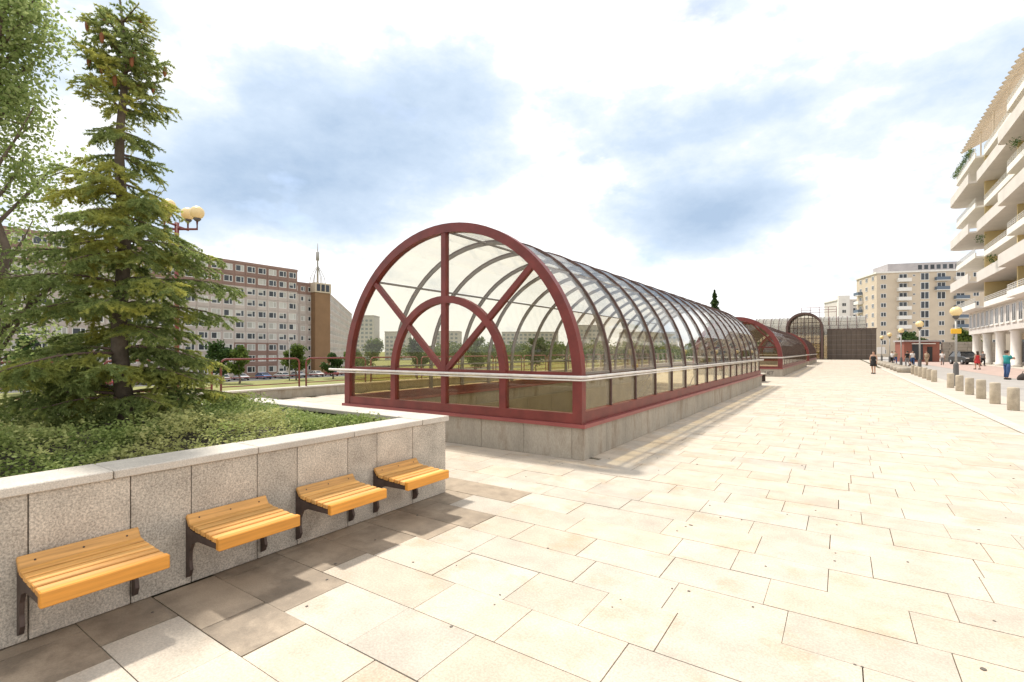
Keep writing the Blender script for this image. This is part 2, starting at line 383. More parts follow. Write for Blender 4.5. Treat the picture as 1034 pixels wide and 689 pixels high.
# paving slabs: courses run across the plaza, joints staggered
def slab_rows():
    out = []; y = -2.95; r = random.Random(11)
    while y < 122:
        wy = r.choice([.39, .42, .43, .45, .48]); x = -16.3 + r.random()*.6
        while x < 3.0:
            wx = r.choice([.46, .55, .62, .64, .68, .78, .95]); x1 = min(x+wx, 3.01)
            if 3.01-x1 < .2: x1 = 3.01
            out.append((x, x1, y, y+wy)); x = x1
        y += wy
    return out
def hidden(a):
    x0, x1, y0, y1 = a; cx, cy = (x0+x1)/2, (y0+y1)/2
    if x0 > -8.7 and x1 < -3.38 and y0 > 6.85 and y1 < 26.3: return True
    if -8.4 < cx < WALLX-.25 and cy < 4.0: return True
    return False
def clip(a):
    x0, x1, y0, y1 = a
    if y0 <= 6.85 < y1 and x1 > -8.6 and x0 < -3.45: y1 = min(y1, 6.93)
    elif y1 > 6.9 and y0 < 26.2:
        if x0 < -3.42 < x1 and x0 > -6: x0 = -3.42
        if x0 < -8.68 < x1: x1 = -8.68
    return (x0, x1, y0, y1)
slabs = [clip(a) for a in slab_rows() if not hidden(a)]
Fd = Vector((-.5582, .8297)); Rd = Vector((.8297, .5582))
def proj_area(a):
    c = Vector(((a[0]+a[1])/2, (a[2]+a[3])/2)); d = c.dot(Fd); r = c.dot(Rd)
    if d < 1.9 or abs(r/d) > 1.15 or 1.65/d > .78: return 0
    if c.x < -4 and c.y < 6.7: return 0
    return (a[1]-a[0])*(a[3]-a[2])/d**3
slabs.sort(key=proj_area, reverse=True)
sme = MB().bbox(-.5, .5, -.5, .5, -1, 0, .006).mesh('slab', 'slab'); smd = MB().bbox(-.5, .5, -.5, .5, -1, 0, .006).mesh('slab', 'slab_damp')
rs = random.Random(5); G = .0036
rest = MB()
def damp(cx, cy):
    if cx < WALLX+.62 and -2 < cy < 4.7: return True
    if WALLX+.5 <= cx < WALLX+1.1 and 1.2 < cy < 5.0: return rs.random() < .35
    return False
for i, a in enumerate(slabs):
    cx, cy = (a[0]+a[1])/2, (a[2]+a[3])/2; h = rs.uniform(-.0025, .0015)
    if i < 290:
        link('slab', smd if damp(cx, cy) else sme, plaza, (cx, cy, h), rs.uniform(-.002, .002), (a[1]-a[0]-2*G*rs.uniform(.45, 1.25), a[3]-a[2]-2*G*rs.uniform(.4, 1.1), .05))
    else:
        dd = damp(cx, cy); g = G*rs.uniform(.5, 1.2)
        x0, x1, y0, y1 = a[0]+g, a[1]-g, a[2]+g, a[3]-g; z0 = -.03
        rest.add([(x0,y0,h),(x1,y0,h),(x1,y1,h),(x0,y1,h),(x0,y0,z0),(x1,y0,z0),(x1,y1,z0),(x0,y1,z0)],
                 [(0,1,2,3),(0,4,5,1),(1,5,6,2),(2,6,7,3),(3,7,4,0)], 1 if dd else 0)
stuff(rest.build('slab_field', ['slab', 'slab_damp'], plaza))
# trodden gum spots and small chips on the slabs
gs = MB(); rg = random.Random(21)
for k in range(110):
    d = 2.3 + 9*rg.random()**1.3; t = rg.uniform(-.75, 1.05); p = Fd*d + Rd*d*t
    if p.x < -3.7 or p.x > 2.9: continue
    rad = rg.uniform(.004, .011) if rg.random() < .9 else rg.uniform(.011, .018); n = 7
    pts = [(p.x+rad*rg.uniform(.7, 1.2)*math.cos(2*PI*q/n), p.y+rad*rg.uniform(.7, 1.2)*math.sin(2*PI*q/n)) for q in range(n)]
    gs.prism(pts, 'z', -.004, .0035)
stuff(gs.build('gum_spots', 'gum', plaza))

# ================================================================== PLANTER
P0, P1, PX = -4.2, 4.34, -7.85
pl = thing('planter', 'long granite faced planter with pale cap stones, seats fixed to its side', 'planter', (WALLX, 0, 0))
ed = [-4.15, -3.65, -3.3, -2.8, -2.45, -1.95, -1.6, -1.1, -.75, -.25, .28, .78, 1.265, 1.625, 2.10, 2.445, 2.96, 3.31, 3.80, 4.33]
core = MB(); core.box(-.22, -.035, P0, P1-.035, 0, .82); core.box(PX-WALLX+.035, PX-WALLX+.22, P0, P1-.035, 0, .82); core.box(PX-WALLX+.22, -.22, P1-.22, P1-.035, 0, .82); core.box(PX-WALLX+.22, -.22, P0, P0+.19, 0, .82)
core.build('wall_core', 'joint', pl)
for a, b in zip(ed[:-1], ed[1:]):
    MB().bbox(-.035, rs.uniform(-.001, .002), a+.003, b-.003, .004, .836, .003).build('facing_panel', 'granite', pl)
x = 0.0
while x > PX-WALLX+.05:
    x1 = max(x-.52, PX-WALLX+.002)
    MB().bbox(x1+.003, x-.003 if x < 0 else x-.037, P1-.035, P1, .004, .836, .003).build('facing_panel', 'granite', pl); x = x1
for a, b in ((-4.1, -2.1), (-2.1, -.1), (-.1, 1.9), (1.9, 4.3)): MB().bbox(PX-WALLX, PX-WALLX+.033, a+.003, b-.003, .004, .836, .003).build('facing_panel', 'granite', pl)
ce = [-4.2, -3.3, -2.4, -1.5, -.62, .28, 1.17, 2.10, 3.02, 3.93]
for a, b in zip(ce[:-1], ce[1:]): MB().bbox(-.33, .022, a+.003, b-.003, .839, .895, .006).build('cap_stone', 'cap_stone', pl)
MB().prism([(.022, 3.936), (.022, P1+.022), (-.42, P1+.022), (-.42, P1-.36), (-.33, P1-.36), (-.33, 3.936)], 'z', .839, .895).build('cap_stone', 'cap_stone', pl)
x = -.426
while x > PX-WALLX:
    x1 = max(x-.92, PX-WALLX-.022); MB().bbox(x1+.003, x-.003, P1-.36, P1+.022, .839, .895, .006).build('cap_stone', 'cap_stone', pl); x = x1
for a in range(5): MB().bbox(PX-WALLX-.022, PX-WALLX+.33, P0+a*1.63+.003, P0+a*1.63+1.627, .839, .895, .006).build('cap_stone', 'cap_stone', pl)
# mounded soil
sb = MB(); nx, ny = 14, 26; X0, X1, Y0_, Y1_ = PX-WALLX+.22, -.22, P0+.2, P1-.22
def soil_z(u, v): return .78 + .10*math.sin(PI*u)*math.sin(PI*v)**.5 + .03*math.sin(9*u+5*v)
vs = [(X0+(X1-X0)*i/nx, Y0_+(Y1_-Y0_)*j/ny, soil_z(i/nx, j/ny)) for j in range(ny+1) for i in range(nx+1)]
sb.add(vs, [(j*(nx+1)+i, j*(nx+1)+i+1, (j+1)*(nx+1)+i+1, (j+1)*(nx+1)+i) for j in range(ny) for i in range(nx)], 0, True)
sb.build('soil', 'soil', pl)

# low ground cover: arching leafy shoots over the bed
def ground_cover():
    r = np.random.default_rng(3); shoots = 9500; Vs = []; stems = MB()
    X0w, X1w, Y0w, Y1w = PX+.26, WALLX-.34, -2.2, P1-.50
    cx = r.uniform(X0w, X1w, shoots); cy = r.uniform(Y0w, Y1w, shoots)
    hfield = .10 + .09*np.sin(cx*2.9+cy*1.3)*np.sin(cy*2.1-.7*cx) + .05*np.sin(cx*7+1)*np.sin(cy*6.1)
    edge = np.minimum.reduce([cx-X0w, X1w-cx, Y1w-cy]); hfield = np.clip(hfield, .03, .25)*np.clip(.08+edge*1.25, 0, 1)
    C = []
    for i in range(shoots):
        n = 13; L0 = r.uniform(.12, .34); a = r.uniform(0, 2*PI); t = np.linspace(.1, 1, n)
        zb = .785 + hfield[i]*.62
        x = cx[i]+np.cos(a)*L0*t; y = cy[i]+np.sin(a)*L0*t; z = zb + (hfield[i]*1.0+.03)*np.sin(t*PI*.72) + r.normal(0, .012, n)
        pts = np.stack([x+r.normal(0, .014, n), y+r.normal(0, .014, n), z], 1)
        ok = (pts[:, 0] < X1w+.06) & (pts[:, 1] < Y1w+.10) & (pts[:, 0] > X0w-.1)
        C.append(pts[ok])
    C = np.concatenate(C); V, F = leaf_quads(C, .029, r, .55)
    o = tri_mesh('ground_cover', V, F, 'cover_leaf')
    stuff(o); o['label'] = 'low leafy green ground cover filling the stone planter'; o['category'] = 'ground cover'
ground_cover()

# ================================================================== WALL SEATS
def make_seat():
    t = thing('wall_seat', 'x', 'seat', (0, 0, 0), 0, 'slatted timber seats along the planter')
    Ls = .57
    # curved seat section: back rail leaning on the wall, seat slats, deep front slat
    def slat(name, x, z, wd, th, rot, m='timber', l=Ls):
        b = MB(); b.bbox(-wd/2, wd/2, 0, l, -th/2, th/2, .005); o = b.build(name, m, t); o.location = (x, 0, z); o.rotation_euler = (0, rot, 0); return o
    br = slat('back_slat', .045, .462, .085, .032, R(52))
    for yy in (.07, .285, .50):
        bt = MB(); bt.lathe([(.0055, 0), (.0055, .002)], (0, yy, .0165), 8); bt.build('bolt', 'steel_dark', br)
    xs = [.105, .182, .259, .336, .413]
    for i, x in enumerate(xs): slat('seat_slat', x, .424-.004*i+(.004 if i == 0 else 0), .060, .036, R(8 if i == 0 else 1.5))
    b = MB(); b.bbox(0, .045, -.004, Ls+.004, 0, .083, .006); o = b.build('front_slat', 'timber_front', t); o.location = (.452, 0, .348)
    for yy in (.006, Ls-.028):   # two steel brackets: plate under the slats with a curved strut down to the wall foot
        poly = [(.004, .50), (.02, .50), (.045, .425), (.09, .402), (.45, .392), (.45, .352), (.20, .352), (.125, .31), (.085, .20), (.06, .165), (.004, .15), (.004, .10), (-.0, .10), (-.0, .50)]
        poly = [(.003, .47), (.022, .44), (.06, .405), (.12, .398), (.449, .386), (.449, .350), (.17, .342), (.095, .31), (.060, .25), (.055, .18), (.070, .12), (.045, .07), (.003, .05)]
        q = MB(); q.prism(poly, 'y', yy, yy+.022); q.build('bracket', 'steel_dark', t)
    return t
seat = make_seat(); index_kids(seat)
lab = ['timber wall seat nearest the camera, at the left edge of the picture', 'timber wall seat second from the left edge of the picture',
       'timber wall seat third from the left, between two other seats', 'timber wall seat at the far end of the planter, nearest the glass tunnel']
for i, y0 in enumerate((.725, 1.58, 2.42, 3.25)):
    s = seat if i == 0 else copy_tree(seat); s.location = (WALLX+.003, y0, 0); s['label'] = lab[i]

# ================================================================== GLAZED TUNNELS
RT = 2.77; ZS = 1.18; ZB = .56
def curved_pane(bmk, a0, a1, y0, y1, r0=RT-.055, th=.012, n=5):
    vs = []
    for y in (y0, y1):
        for r in (r0, r0-th):
            for k in range(n+1):
                a = a0+(a1-a0)*k/n; vs.append((r*math.cos(a), y, ZS+r*math.sin(a)))
    m = n+1; fs = []
    for k in range(n):
        fs += [(k, k+1, 2*m+k+1, 2*m+k), (m+k, 3*m+k, 3*m+k+1, m+k+1), (k, m+k, m+k+1, k+1), (2*m+k, 2*m+k+1, 3*m+k+1, 3*m+k)]
    fs += [(0, 2*m, 3*m, m), (n, m+n, 3*m+n, 2*m+n)]
    bmk.add(vs, fs, 0, False)
    return bmk
def tunnel(label, x, y0, y1, bays, front, glass, glow, rail=True, zb=0.0, detail=True):
    t = thing('glazed_tunnel', label, 'glass tunnel', (x, y0, zb), 0, 'red steel glass tunnels in a row on the plaza')
    Lg = y1-y0; step = (Lg-.12)/bays
    # concrete plinth, in panels
    pw = .88 if detail else 3.0
    def run(n, f):
        for i in range(n): f(i)
    n = max(1, round(Lg/pw)); l = Lg/n
    for sx in (1, -1):
        me = MB().bbox(0, .20, 0, l-.006, 0, .485, .004).mesh('plinth_panel', 'concrete')
        for i in range(n):
            link('plinth_panel', me, t, ((2.62 if sx > 0 else -2.82), i*l+.003, 0), None)
    nf = 6
    for i in range(nf):
        xa = -2.618+i*5.236/nf; xb = xa+5.236/nf
        MB().bbox(xa+.003, xb-.003, .003, .2, 0, .485, .004).build('plinth_panel', 'concrete', t)
    # red base frame: projecting flange plus bottom rails
    f = MB(); f.box(2.56, 2.86, -.045, Lg+.02, .487, .545); f.box(-2.86, -2.56, -.045, Lg+.02, .487, .545); f.box(-2.56, 2.56, -.045, .24, .487, .545)
    f.build('sill_flange', 'red_sill', t)
    f = MB(); f.box(2.655, 2.775, .125, Lg, .546, .72); f.box(-2.775, -2.655, .125, Lg, .546, .72)
    f.build('bottom_rail', 'red_steel', t)
    # front gable
    if front == 'glazed':
        fr = MB(); fr.arch(0, ZS, RT+.03, RT-.13, .546, -.02, .12, 44); fr.build('gable_arch', 'red_steel', t)
        MB().box(-2.64, 2.64, -.012, .11, .546, .70).build('gable_rail', 'red_steel', t)
        zh = 1.30
        ia = MB(); ia.arch(0, 1.28, 1.39, 1.26, .70, -.008, .10, 30); ia.build('inner_arch', 'red_steel', t)
        MB().box(-.055, .055, -.004, .096, .70, ZS+RT-.125).build('mullion', 'red_steel', t)
        for s in (-1, 1):
            MB().bar((s*.03, zh), (s*1.90, ZS+1.88), .095, (0, .092)).build('radial_bar', 'red_steel', t)
        MB().box(-2.64, 2.64, .02, .08, zh-.03, zh+.03).build('transom', 'red_steel', t)
        # glass panes of the gable
        def outer(a):        # outer profile seen from the hub along angle a
            lo, hi = .1, 5.0
            for _ in range(40):
                m = (lo+hi)/2; px, pz = m*math.cos(a), zh+m*math.sin(a)
                ins = (abs(px) < RT-.1 if pz <= ZS else px*px+(pz-ZS)**2 < (RT-.1)**2)
                lo, hi = (m, hi) if ins else (lo, m)
            return (lo*math.cos(a), zh+lo*math.sin(a))
        def inner(a): return (1.32*math.cos(a), zh+1.31*math.sin(a))
        for q in range(4):
            aa = [PI/4*q+PI/4*k/10 for k in range(11)]
            MB().prism([(0.0, zh+.001)]+[inner(a) for a in aa], 'y', .040, .052).build('pane', glass, t)
            MB().prism([inner(a) for a in aa]+[outer(a) for a in reversed(aa)], 'y', .040, .052).build('pane', glass, t)
        for (xa, xb) in ((-2.66, -1.33), (-1.32, 0), (0.003, 1.32), (1.33, 2.66)):
            MB().box(xa, xb, .042, .054, .69, zh-.02).build('pane', glow, t)
    else:
        fr = MB(); fr.arch(0, ZS, RT+.07, RT-.20, .546, -.04, .16, 36); fr.build('gable_arch', 'red_steel', t)
        MB().box(-2.56, 2.56, .0, .14, .546, .66).build('gable_rail', 'red_steel', t)
        # recessed glazed screen behind the open porch
        ys = step*2+.1
        sc = MB(); sc.arch(0, ZS, RT-.14, RT-.26, .50, ys, ys+.1, 28); sc.box(-.05, .05, ys, ys+.09, .5, ZS+RT-.25); sc.box(-2.55, 2.55, ys+.01, ys+.08, 1.9, 2.0); sc.build('screen_frame', 'red_steel', t)
        MB().prism([(-2.55, .5)]+[(-(RT-.2)*math.cos(PI*k/20), ZS+(RT-.2)*math.sin(PI*k/20)) for k in range(21)]+[(2.55, .5)], 'y', ys+.04, ys+.052).build('screen_pane', glass, t)
        for s in (-1, 1): MB().bar((s*.9, ZS+2.35), (s*2.45, ZS+.7), .09, (ys*.5, ys*.5+.08)).build('strut', 'red_steel', t)
    # ribs
    rin = MB().arch(0, ZS, RT-.072, RT-.132, .722, -.021, .021, 32).mesh('rib', 'rib_inner')
    rout = MB().arch(0, ZS, RT-.032, RT-.071, .722, -.016, .016, 32).mesh('rib_cap', 'rib_outer')
    for i in range(1, bays+1):
        yy = .06+i*step
        o = link('rib', rin, t, (0, yy, 0)); link('rib_cap', rout, o)
    # purlins at 45 degrees, at the springing and along the ridge
    for a in (45, 90, 135):
        c, s = math.cos(R(a)), math.sin(R(a)); r = RT-.085
        MB().tube([(r*c, .13, ZS+r*s), (r*c, Lg, ZS+r*s)], .026, 6).build('purlin', 'rib_inner', t)
    for s in (-1, 1):
        MB().box(s*(RT-.085)-.02, s*(RT-.085)+.02, .13, Lg, 1.285, 1.325).build('purlin', 'rib_inner', t)
    # panes: lower upright pane and four curved ones per bay
    lowR = MB().box(-.006, .006, .03, step-.03, .71, 1.283).mesh('pane', glow)
    bits = []
    for (a0, a1) in ((2.8, 44.4), (45.6, 89.4), (90.6, 134.4), (135.6, 177.2)):
        bits.append(curved_pane(MB(), R(a0), R(a1), .03, step-.03).mesh('pane', 'glass_roof' if glass == 'glass' else glass))
    for i in range(bays):
        yy = .06+i*step
        for s in (-1, 1): link('pane', lowR, t, (s*(RT-.062), yy, 0))
        for me in bits: link('pane', me, t, (0, yy, 0))
    # handrail round the outside, on short brackets
    if rail:
        zr = 1.265; xo = RT+.115; yo = -.14
        hr = MB(); hr.tube([(-xo-.34, yo+.05, zr), (-xo-.15, yo+.005, zr), (-xo, yo, zr), (xo-.06, yo, zr), (xo, yo+.06, zr), (xo, Lg+.05, zr)], .023, 10)
        h = hr.build('handrail', 'handrail', t)
        hr = MB(); hr.tube([(-xo, yo, zr-.046), (xo-.06, yo, zr-.046), (xo, yo+.06, zr-.046), (xo, Lg+.05, zr-.046)], .013, 8); hr.build('lower_tube', 'handrail', h)
        bk = MB().box(RT-.01, xo-.02, -.012, .012, zr-.03, zr-.006).mesh('rail_bracket', 'steel_dark')
        for i in range(1, bays+1): link('rail_bracket', bk, h, (0, .06+i*step, 0))
        for xx in (-2.7, -1.33, 0, 1.33, 2.7): MB().box(xx-.012, xx+.012, yo+.02, -.006, zr-.03, zr-.006).build('rail_bracket', 'steel_dark', h)
    return t
t1 = tunnel('large glazed barrel tunnel with red gable arch and radial bars, nearest the seats', T1[0], T1[1], T1[2], 16, 'glazed', 'glass', 'glass_low')
t2 = tunnel('bronze glazed tunnel with open red arched mouth, behind the largest tunnel', T1[0], 36.5, 63.5, 20, 'open', 'glass_bronze', 'glass_low')
t3 = tunnel('farthest bronze glazed tunnel, just in front of the tall arched portal', T1[0], 68.5, 90.0, 16, 'open', 'glass_bronze', 'glass_low', detail=False)
# stair pit below the first tunnel
pit = thing('stairwell', 'stone lined stairwell leading down inside the nearest glass tunnel', 'stairwell', (T1[0], PIT[2], -4.2))
D = PIT[3]-PIT[2]
for s in (-1, 1):
    k = 0; yy = 0
    while yy < D-.1:
        for zz in range(4):
            MB().bbox(s*2.47-.04, s*2.47+.04, yy+.004, min(yy+1.6, D)-.004, zz*1.09+.002, (zz+1)*1.09-.002, .004).build('wall_panel', 'pit_wall', pit)
        yy += 1.6
MB().box(-2.42, 2.42, .0, .08, 0, 4.36).build('end_wall', 'pit_wall', pit)
MB().box(-2.42, 2.42, .08, D, -.08, 0).build('floor', 'pit_wall', pit)
for i in range(26):
    yb = D-.05-i*.32; MB().box(-2.40, 2.40, yb-.32, yb, 0.002, 4.17-i*.16).build('step', 'concrete', pit)
for x0 in (-2.2, 0, 2.2):
    MB().tube([(x0, D-.1, 5.05), (x0, D-8.4, 1.0)], .025, 8).build('stair_rail', 'steel_dark', pit)
for k in range(0): pass

# small dark bench in the gap between the tunnels
b = thing('low_bench', 'low dark bench with grey top in the gap between two tunnels', 'bench', (-3.7, 29.6, 0))
MB().bbox(-.25, .25, -.9, .9, .40, .46, .008).build('seat', 'concrete', b)
for yy in (-.7, .7): MB().box(-.2, .2, yy-.06, yy+.06, 0, .40).build('leg', 'steel_dark', b)
MB().box(-.2, -.17, -.64, .64, .2, .39).build('rear_panel', 'steel_dark', b)
# sprayed lettering on the plinth end of the second tunnel
fc = bpy.data.curves.new('graffiti_lettering', 'FONT'); fc.body = 'NET'; fc.size = .30; fc.extrude = .001; fc.shear = .1
fo = bpy.data.objects.new('graffiti_lettering', fc); COL.objects.link(fo); 
gm = bpy.data.meshes.new_from_object(fo); gm.materials.clear(); gm.materials.append(MAT['graffiti'])
bpy.data.objects.remove(fo); go = link('graffiti_lettering', gm, t2, (1.75, -.0015, .12)); go.rotation_euler = (R(90), 0, 0)

# ================================================================== TREES
def seg_curve(p, d, length, n, sag, r):
    pts = [p.copy()]
    for k in range(n):
        d = (d + Vector((r.gauss(0, .05), r.gauss(0, .05), r.gauss(0, .04)+sag))).normalized(); p = p + d*(length/n); pts.append(p.copy())
    return pts
def needle_mesh(segs, per_m, nl, r, wd=.10):
    """segs: list of (p,q) twig pieces -> needles as narrow triangles all round"""
    P = np.array([s[0] for s in segs]); Q = np.array([s[1] for s in segs]); ln = np.linalg.norm(Q-P, axis=1)
    cnt = np.maximum(1, (ln*per_m).astype(int)); idx = np.repeat(np.arange(len(segs)), cnt); t = r.random(len(idx))[:, None]
    B = P[idx]+(Q-P)[idx]*t; ax = (Q-P)[idx]/ln[idx][:, None]
    d = r.normal(size=B.shape); d -= ax*np.sum(ax*d, axis=1)[:, None]; d /= np.linalg.norm(d, axis=1)[:, None]
    tip = B + (d*.75+ax*.65)*(nl*(.7+.6*r.random(len(B))))[:, None]
    sd = np.cross(ax, d)*nl*wd
    V = np.stack([B-sd, B+sd, tip], 1).reshape(-1, 3); return V, np.arange(len(V)).reshape(-1, 3)
def spruce(x, y, zb, H, seed, label):
    r = random.Random(seed); nr = np.random.default_rng(seed)
    t = thing('spruce_tree', label, 'tree', (x, y, zb))
    tr = MB(); n = 16; trunk = [Vector((.03*math.sin(i*.7), .03*math.cos(i*.9), H*i/n - (.15 if i == 0 else 0))) for i in range(n+1)]
    tr.tube(trunk, [.074*(1-i/n)**.8+.008 for i in range(n+1)], 10); tr.build('trunk', 'bark_spruce', t)
    def at(z):
        i = min(int(z/H*n), n-1); f = z/H*n-i; return trunk[i].lerp(trunk[i+1], f)
    segs = []; wood = MB(); tips = []
    z = .38; 
    while z < H-.05:
        f = z/H
        # broad skirt low down, narrow column above
        Lm = float(np.interp(z, [.3, .6, 1.1, 1.6, 2.0, 2.4, 2.65, 2.97, 3.35, 3.75, 4.15, 4.4], [1.25, 1.2, 1.02, 1.03, .88, .60, .50, .34, .44, .36, .30, .12]))
        nb = r.randint(5, 7)
        a0 = r.random()*6.28
        for k in range(nb):
            a = a0+k*2*PI/nb+r.gauss(0, .25); l = Lm*r.uniform(.62, 1.15)
            if r.random() < .06: continue
            up = .20 if f < .3 else (.10 if f < .7 else .45)
            d = Vector((math.cos(a), math.sin(a), up+r.gauss(0, .1))).normalized(); p = at(z+r.gauss(0, .025))
            pts = seg_curve(p, d, l, 7, -.075 if f < .75 else -.02, r)
            if z > H-1.0: tips += [pts[6], pts[4]]
            pts[-1].z += .03*l; wood.tube(pts, [.014*(1-i/8)*(.6+.6*(1-f))+.002 for i in range(8)], 5)
            for i in range(1, 7): segs.append((pts[i], pts[i+1]))
            nt_ = int(6+l*21)
            for q in range(nt_):      # side twigs
                u = .08+.88*(q+r.random()*.6)/nt_; i = min(int(u*7), 6); pp = pts[i].lerp(pts[i+1], u*7-i); ax = (pts[i+1]-pts[i]).normalized()
                sd = ax.cross(Vector((0, 0, 1))).normalized()*(1 if q % 2 else -1)
                tl = (.10+.34*l*(1-u)**.75)*r.uniform(.7, 1.15); td = (ax*.75+sd*.8+Vector((0, 0, -.30+r.gauss(0, .22)))).normalized()
                tp = seg_curve(pp, td, tl, 3, -.10, r)
                for j in range(3): segs.append((tp[j], tp[j+1]))
                if tl > .14:
                    for w_ in range(int(tl/.05)):
                        uu = .25+.7*r.random(); j = min(int(uu*3), 2); p2 = tp[j].lerp(tp[j+1], uu*3-j); a2 = (tp[j+1]-tp[j]).normalized()
                        s2 = a2.cross(Vector((0, 0, 1))).normalized()*r.choice((-1, 1))
                        q2 = p2+(a2*.7+s2*.8+Vector((0, 0, r.gauss(-.12, .12)))).normalized()*tl*r.uniform(.25, .45); segs.append((p2, q2))
        z += (.205 if f < .4 else .19)*r.uniform(.75, 1.35)
    for k in range(5): segs.append((at(H-.3+.06*k), at(min(H, H-.24+.06*k))))
    V, F = needle_mesh([(s[0][:], s[1][:]) for s in segs], 330, .027, nr, .24)
    cr = tri_mesh('crown', V, F, 'needles', t); cr['kind'] = 'stuff'
    wood.build('branches', 'twig', t)['kind'] = 'stuff'
    for k in range(26):                      # hanging cones round the tip
        c = r.choice(tips)+Vector((r.gauss(0, .015), r.gauss(0, .015), -.045))
        MB().lathe([(.006, .05), (.017, .03), (.021, 0), (.017, -.04), (.006, -.065)], c, 7).build('cone', 'cone', t)
    return t
spruce(-6.1, 1.93, .83, 4.42, 6, 'slender green spruce with brown cones at its tip, in the stone planter')

def broadleaf(x, y, zb, H, rad, label, mleaf='leaf_mid', leaves=1600, size=.35, seed=1, group=None, trunk_r=.16, name='broadleaf_tree', z_low=.28, lean=(0, 0), shape=.9, tall=1.0, clump=.33, limbs=9):
    r = random.Random(seed); nr = np.random.default_rng(seed)
    t = thing(name, label, 'tree', (x, y, zb), 0, group)
    tr = MB(); n = 8; trunk = [Vector((lean[0]*(i/n)**1.3+r.gauss(0, .01*H), lean[1]*(i/n)**1.3+r.gauss(0, .01*H), H*.92*i/n)) for i in range(n+1)]; trunk[0] = Vector((0, 0, -.1))
    tr.tube(trunk, [trunk_r*(1-i/n)**.85+.006 for i in range(n+1)], 8)
    cen = []
    for k in range(limbs):
        i = r.uniform(z_low*.8, .9)*n; j = min(int(i), n-1); p = trunk[j].lerp(trunk[j+1], i-j); a = k*2.4+r.gauss(0, .4); f = i/n
        l = rad*(1.1-.75*f)*r.uniform(.7, 1.1); d = Vector((math.cos(a), math.sin(a), .8*tall+r.random()*.4)).normalized()
        pts = seg_curve(p, d, l*1.15, 5, .02, r); tr.tube(pts, [trunk_r*.36*(1-q/5.5)+.004 for q in range(6)], 6)
        for q in (2, 3, 4, 5): cen.append((pts[q], rad*clump*r.uniform(.7, 1.2)))
        for q in range(3):
            pp = pts[r.randint(2, 4)]; dd = Vector((r.gauss(0, 1), r.gauss(0, 1), .5)).normalized(); p2 = seg_curve(pp, dd, l*.45, 3, 0, r)
            tr.tube(p2, [trunk_r*.13*(1-s/4)+.003 for s in range(4)], 5); cen.append((p2[-1], rad*clump*.9*r.uniform(.6, 1.1)))
    for q in range(5): cen.append((trunk[-1]+Vector((r.gauss(0, .1*rad), r.gauss(0, .1*rad), -.05*H*q)), rad*clump*.8))
    tr.build('trunk', 'bark', t)
    C = []; per = leaves//len(cen)
    for c, rr in cen:
        g = nr.normal(size=(per, 3)); g /= np.linalg.norm(g, axis=1)[:, None]; g *= (nr.random(per)**.45)[:, None]*rr; g[:, 2] *= shape; C.append(np.array(c)+g)
    V, F = leaf_quads(np.concatenate(C), size, nr)
    cr = tri_mesh('crown', V, F, mleaf, t); cr['kind'] = 'stuff'; return t
# light leafy tree at the left edge, with a bare lower limb reaching right
lt = broadleaf(-7.22, 1.22, .80, 5.6, 1.10, 'airy light green leafy tree with bare twigs, at the left edge', 'leaf_light', 22000, .046, 12, None, .045, z_low=.03, lean=(-.10, -.05), shape=1.15, tall=1.5, clump=.27, limbs=27)
bl = MB(); r9 = random.Random(31)
p = Vector((.02, 0, 1.0)); main = [p]; d = Vector((.42, .50, .80)).normalized()
for k in range(9): d = (d+Vector((r9.gauss(0, .05), r9.gauss(.02, .05), .03))).normalized(); p = p+d*.20; main.append(p)
bl.tube(main, [.022*(1-k/10)+.003 for k in range(10)], 6)
for k in range(18):
    i = r9.randint(2, 8); dd = Vector((r9.gauss(.3, .4), r9.gauss(.35, .4), r9.uniform(.1, .8))).normalized(); q = seg_curve(main[i], dd, r9.uniform(.35, .75), 5, .04, r9)
    bl.tube(q, [.007*(1-s/6)+.0015 for s in range(6)], 4)
    for m in range(2): bl.tube(seg_curve(q[r9.randint(1, 4)], (dd+Vector((r9.gauss(0, .5), r9.gauss(0, .5), .2))).normalized(), .28, 3, .03, r9), [.003, .0025, .002, .001], 4)
bl.build('bare_limb', 'bark', lt)

# trees standing by the parked cars, below the plaza
for i, (u_x, u_y, h, rad, m, lb) in enumerate([
    (-100, 47.2, 8.6, 3.2, 'leaf_dark', 'dark rounded tree by the parked cars, beside the spruce'),
    (-97, 49.4, 7.6, 2.5, 'leaf_mid', 'yellow green conical tree by the parked cars, left of a lamp post'),
    (-99, 62.6, 7.6, 3.3, 'leaf_mid', 'bright green tree before the long apartment slab, right of the lamp post'),
    (-97, 70.5, 6.0, 2.6, 'leaf_dark', 'small dark tree standing in front of the ochre tower'),
    (-97, 76.5, 7.2, 3.0, 'leaf_mid', 'green tree just left of the red gable arch, far below the plaza'),
    (-101, 20, 8.5, 3.4, 'leaf_dark', 'tree below the plaza half hidden behind the spruce'),
    (-101, 8, 9.5, 3.6, 'leaf_mid', 'tree below the plaza at the far left behind the leafy tree'),
    (-85, 71.5, 9.0, 3.6, 'leaf_mid', 'wide green tree seen through the left side of the gable glass'),
    (-85, 85, 9.5, 3.8, 'leaf_dark', 'tall dark tree seen through the gable glass left of the mullion'),
    (-75, 95, 9.5, 3.8, 'leaf_mid', 'tall green tree seen through the gable glass behind the mullion'),
    (-70, 116, 9.5, 4.2, 'leaf_dark', 'broad dark tree seen through the right half of the gable glass')]):
    broadleaf(u_x, u_y, -4.6, h, rad, lb, m, 2600, .55, 40+i, 'trees below the plaza', .2, z_low=.2)
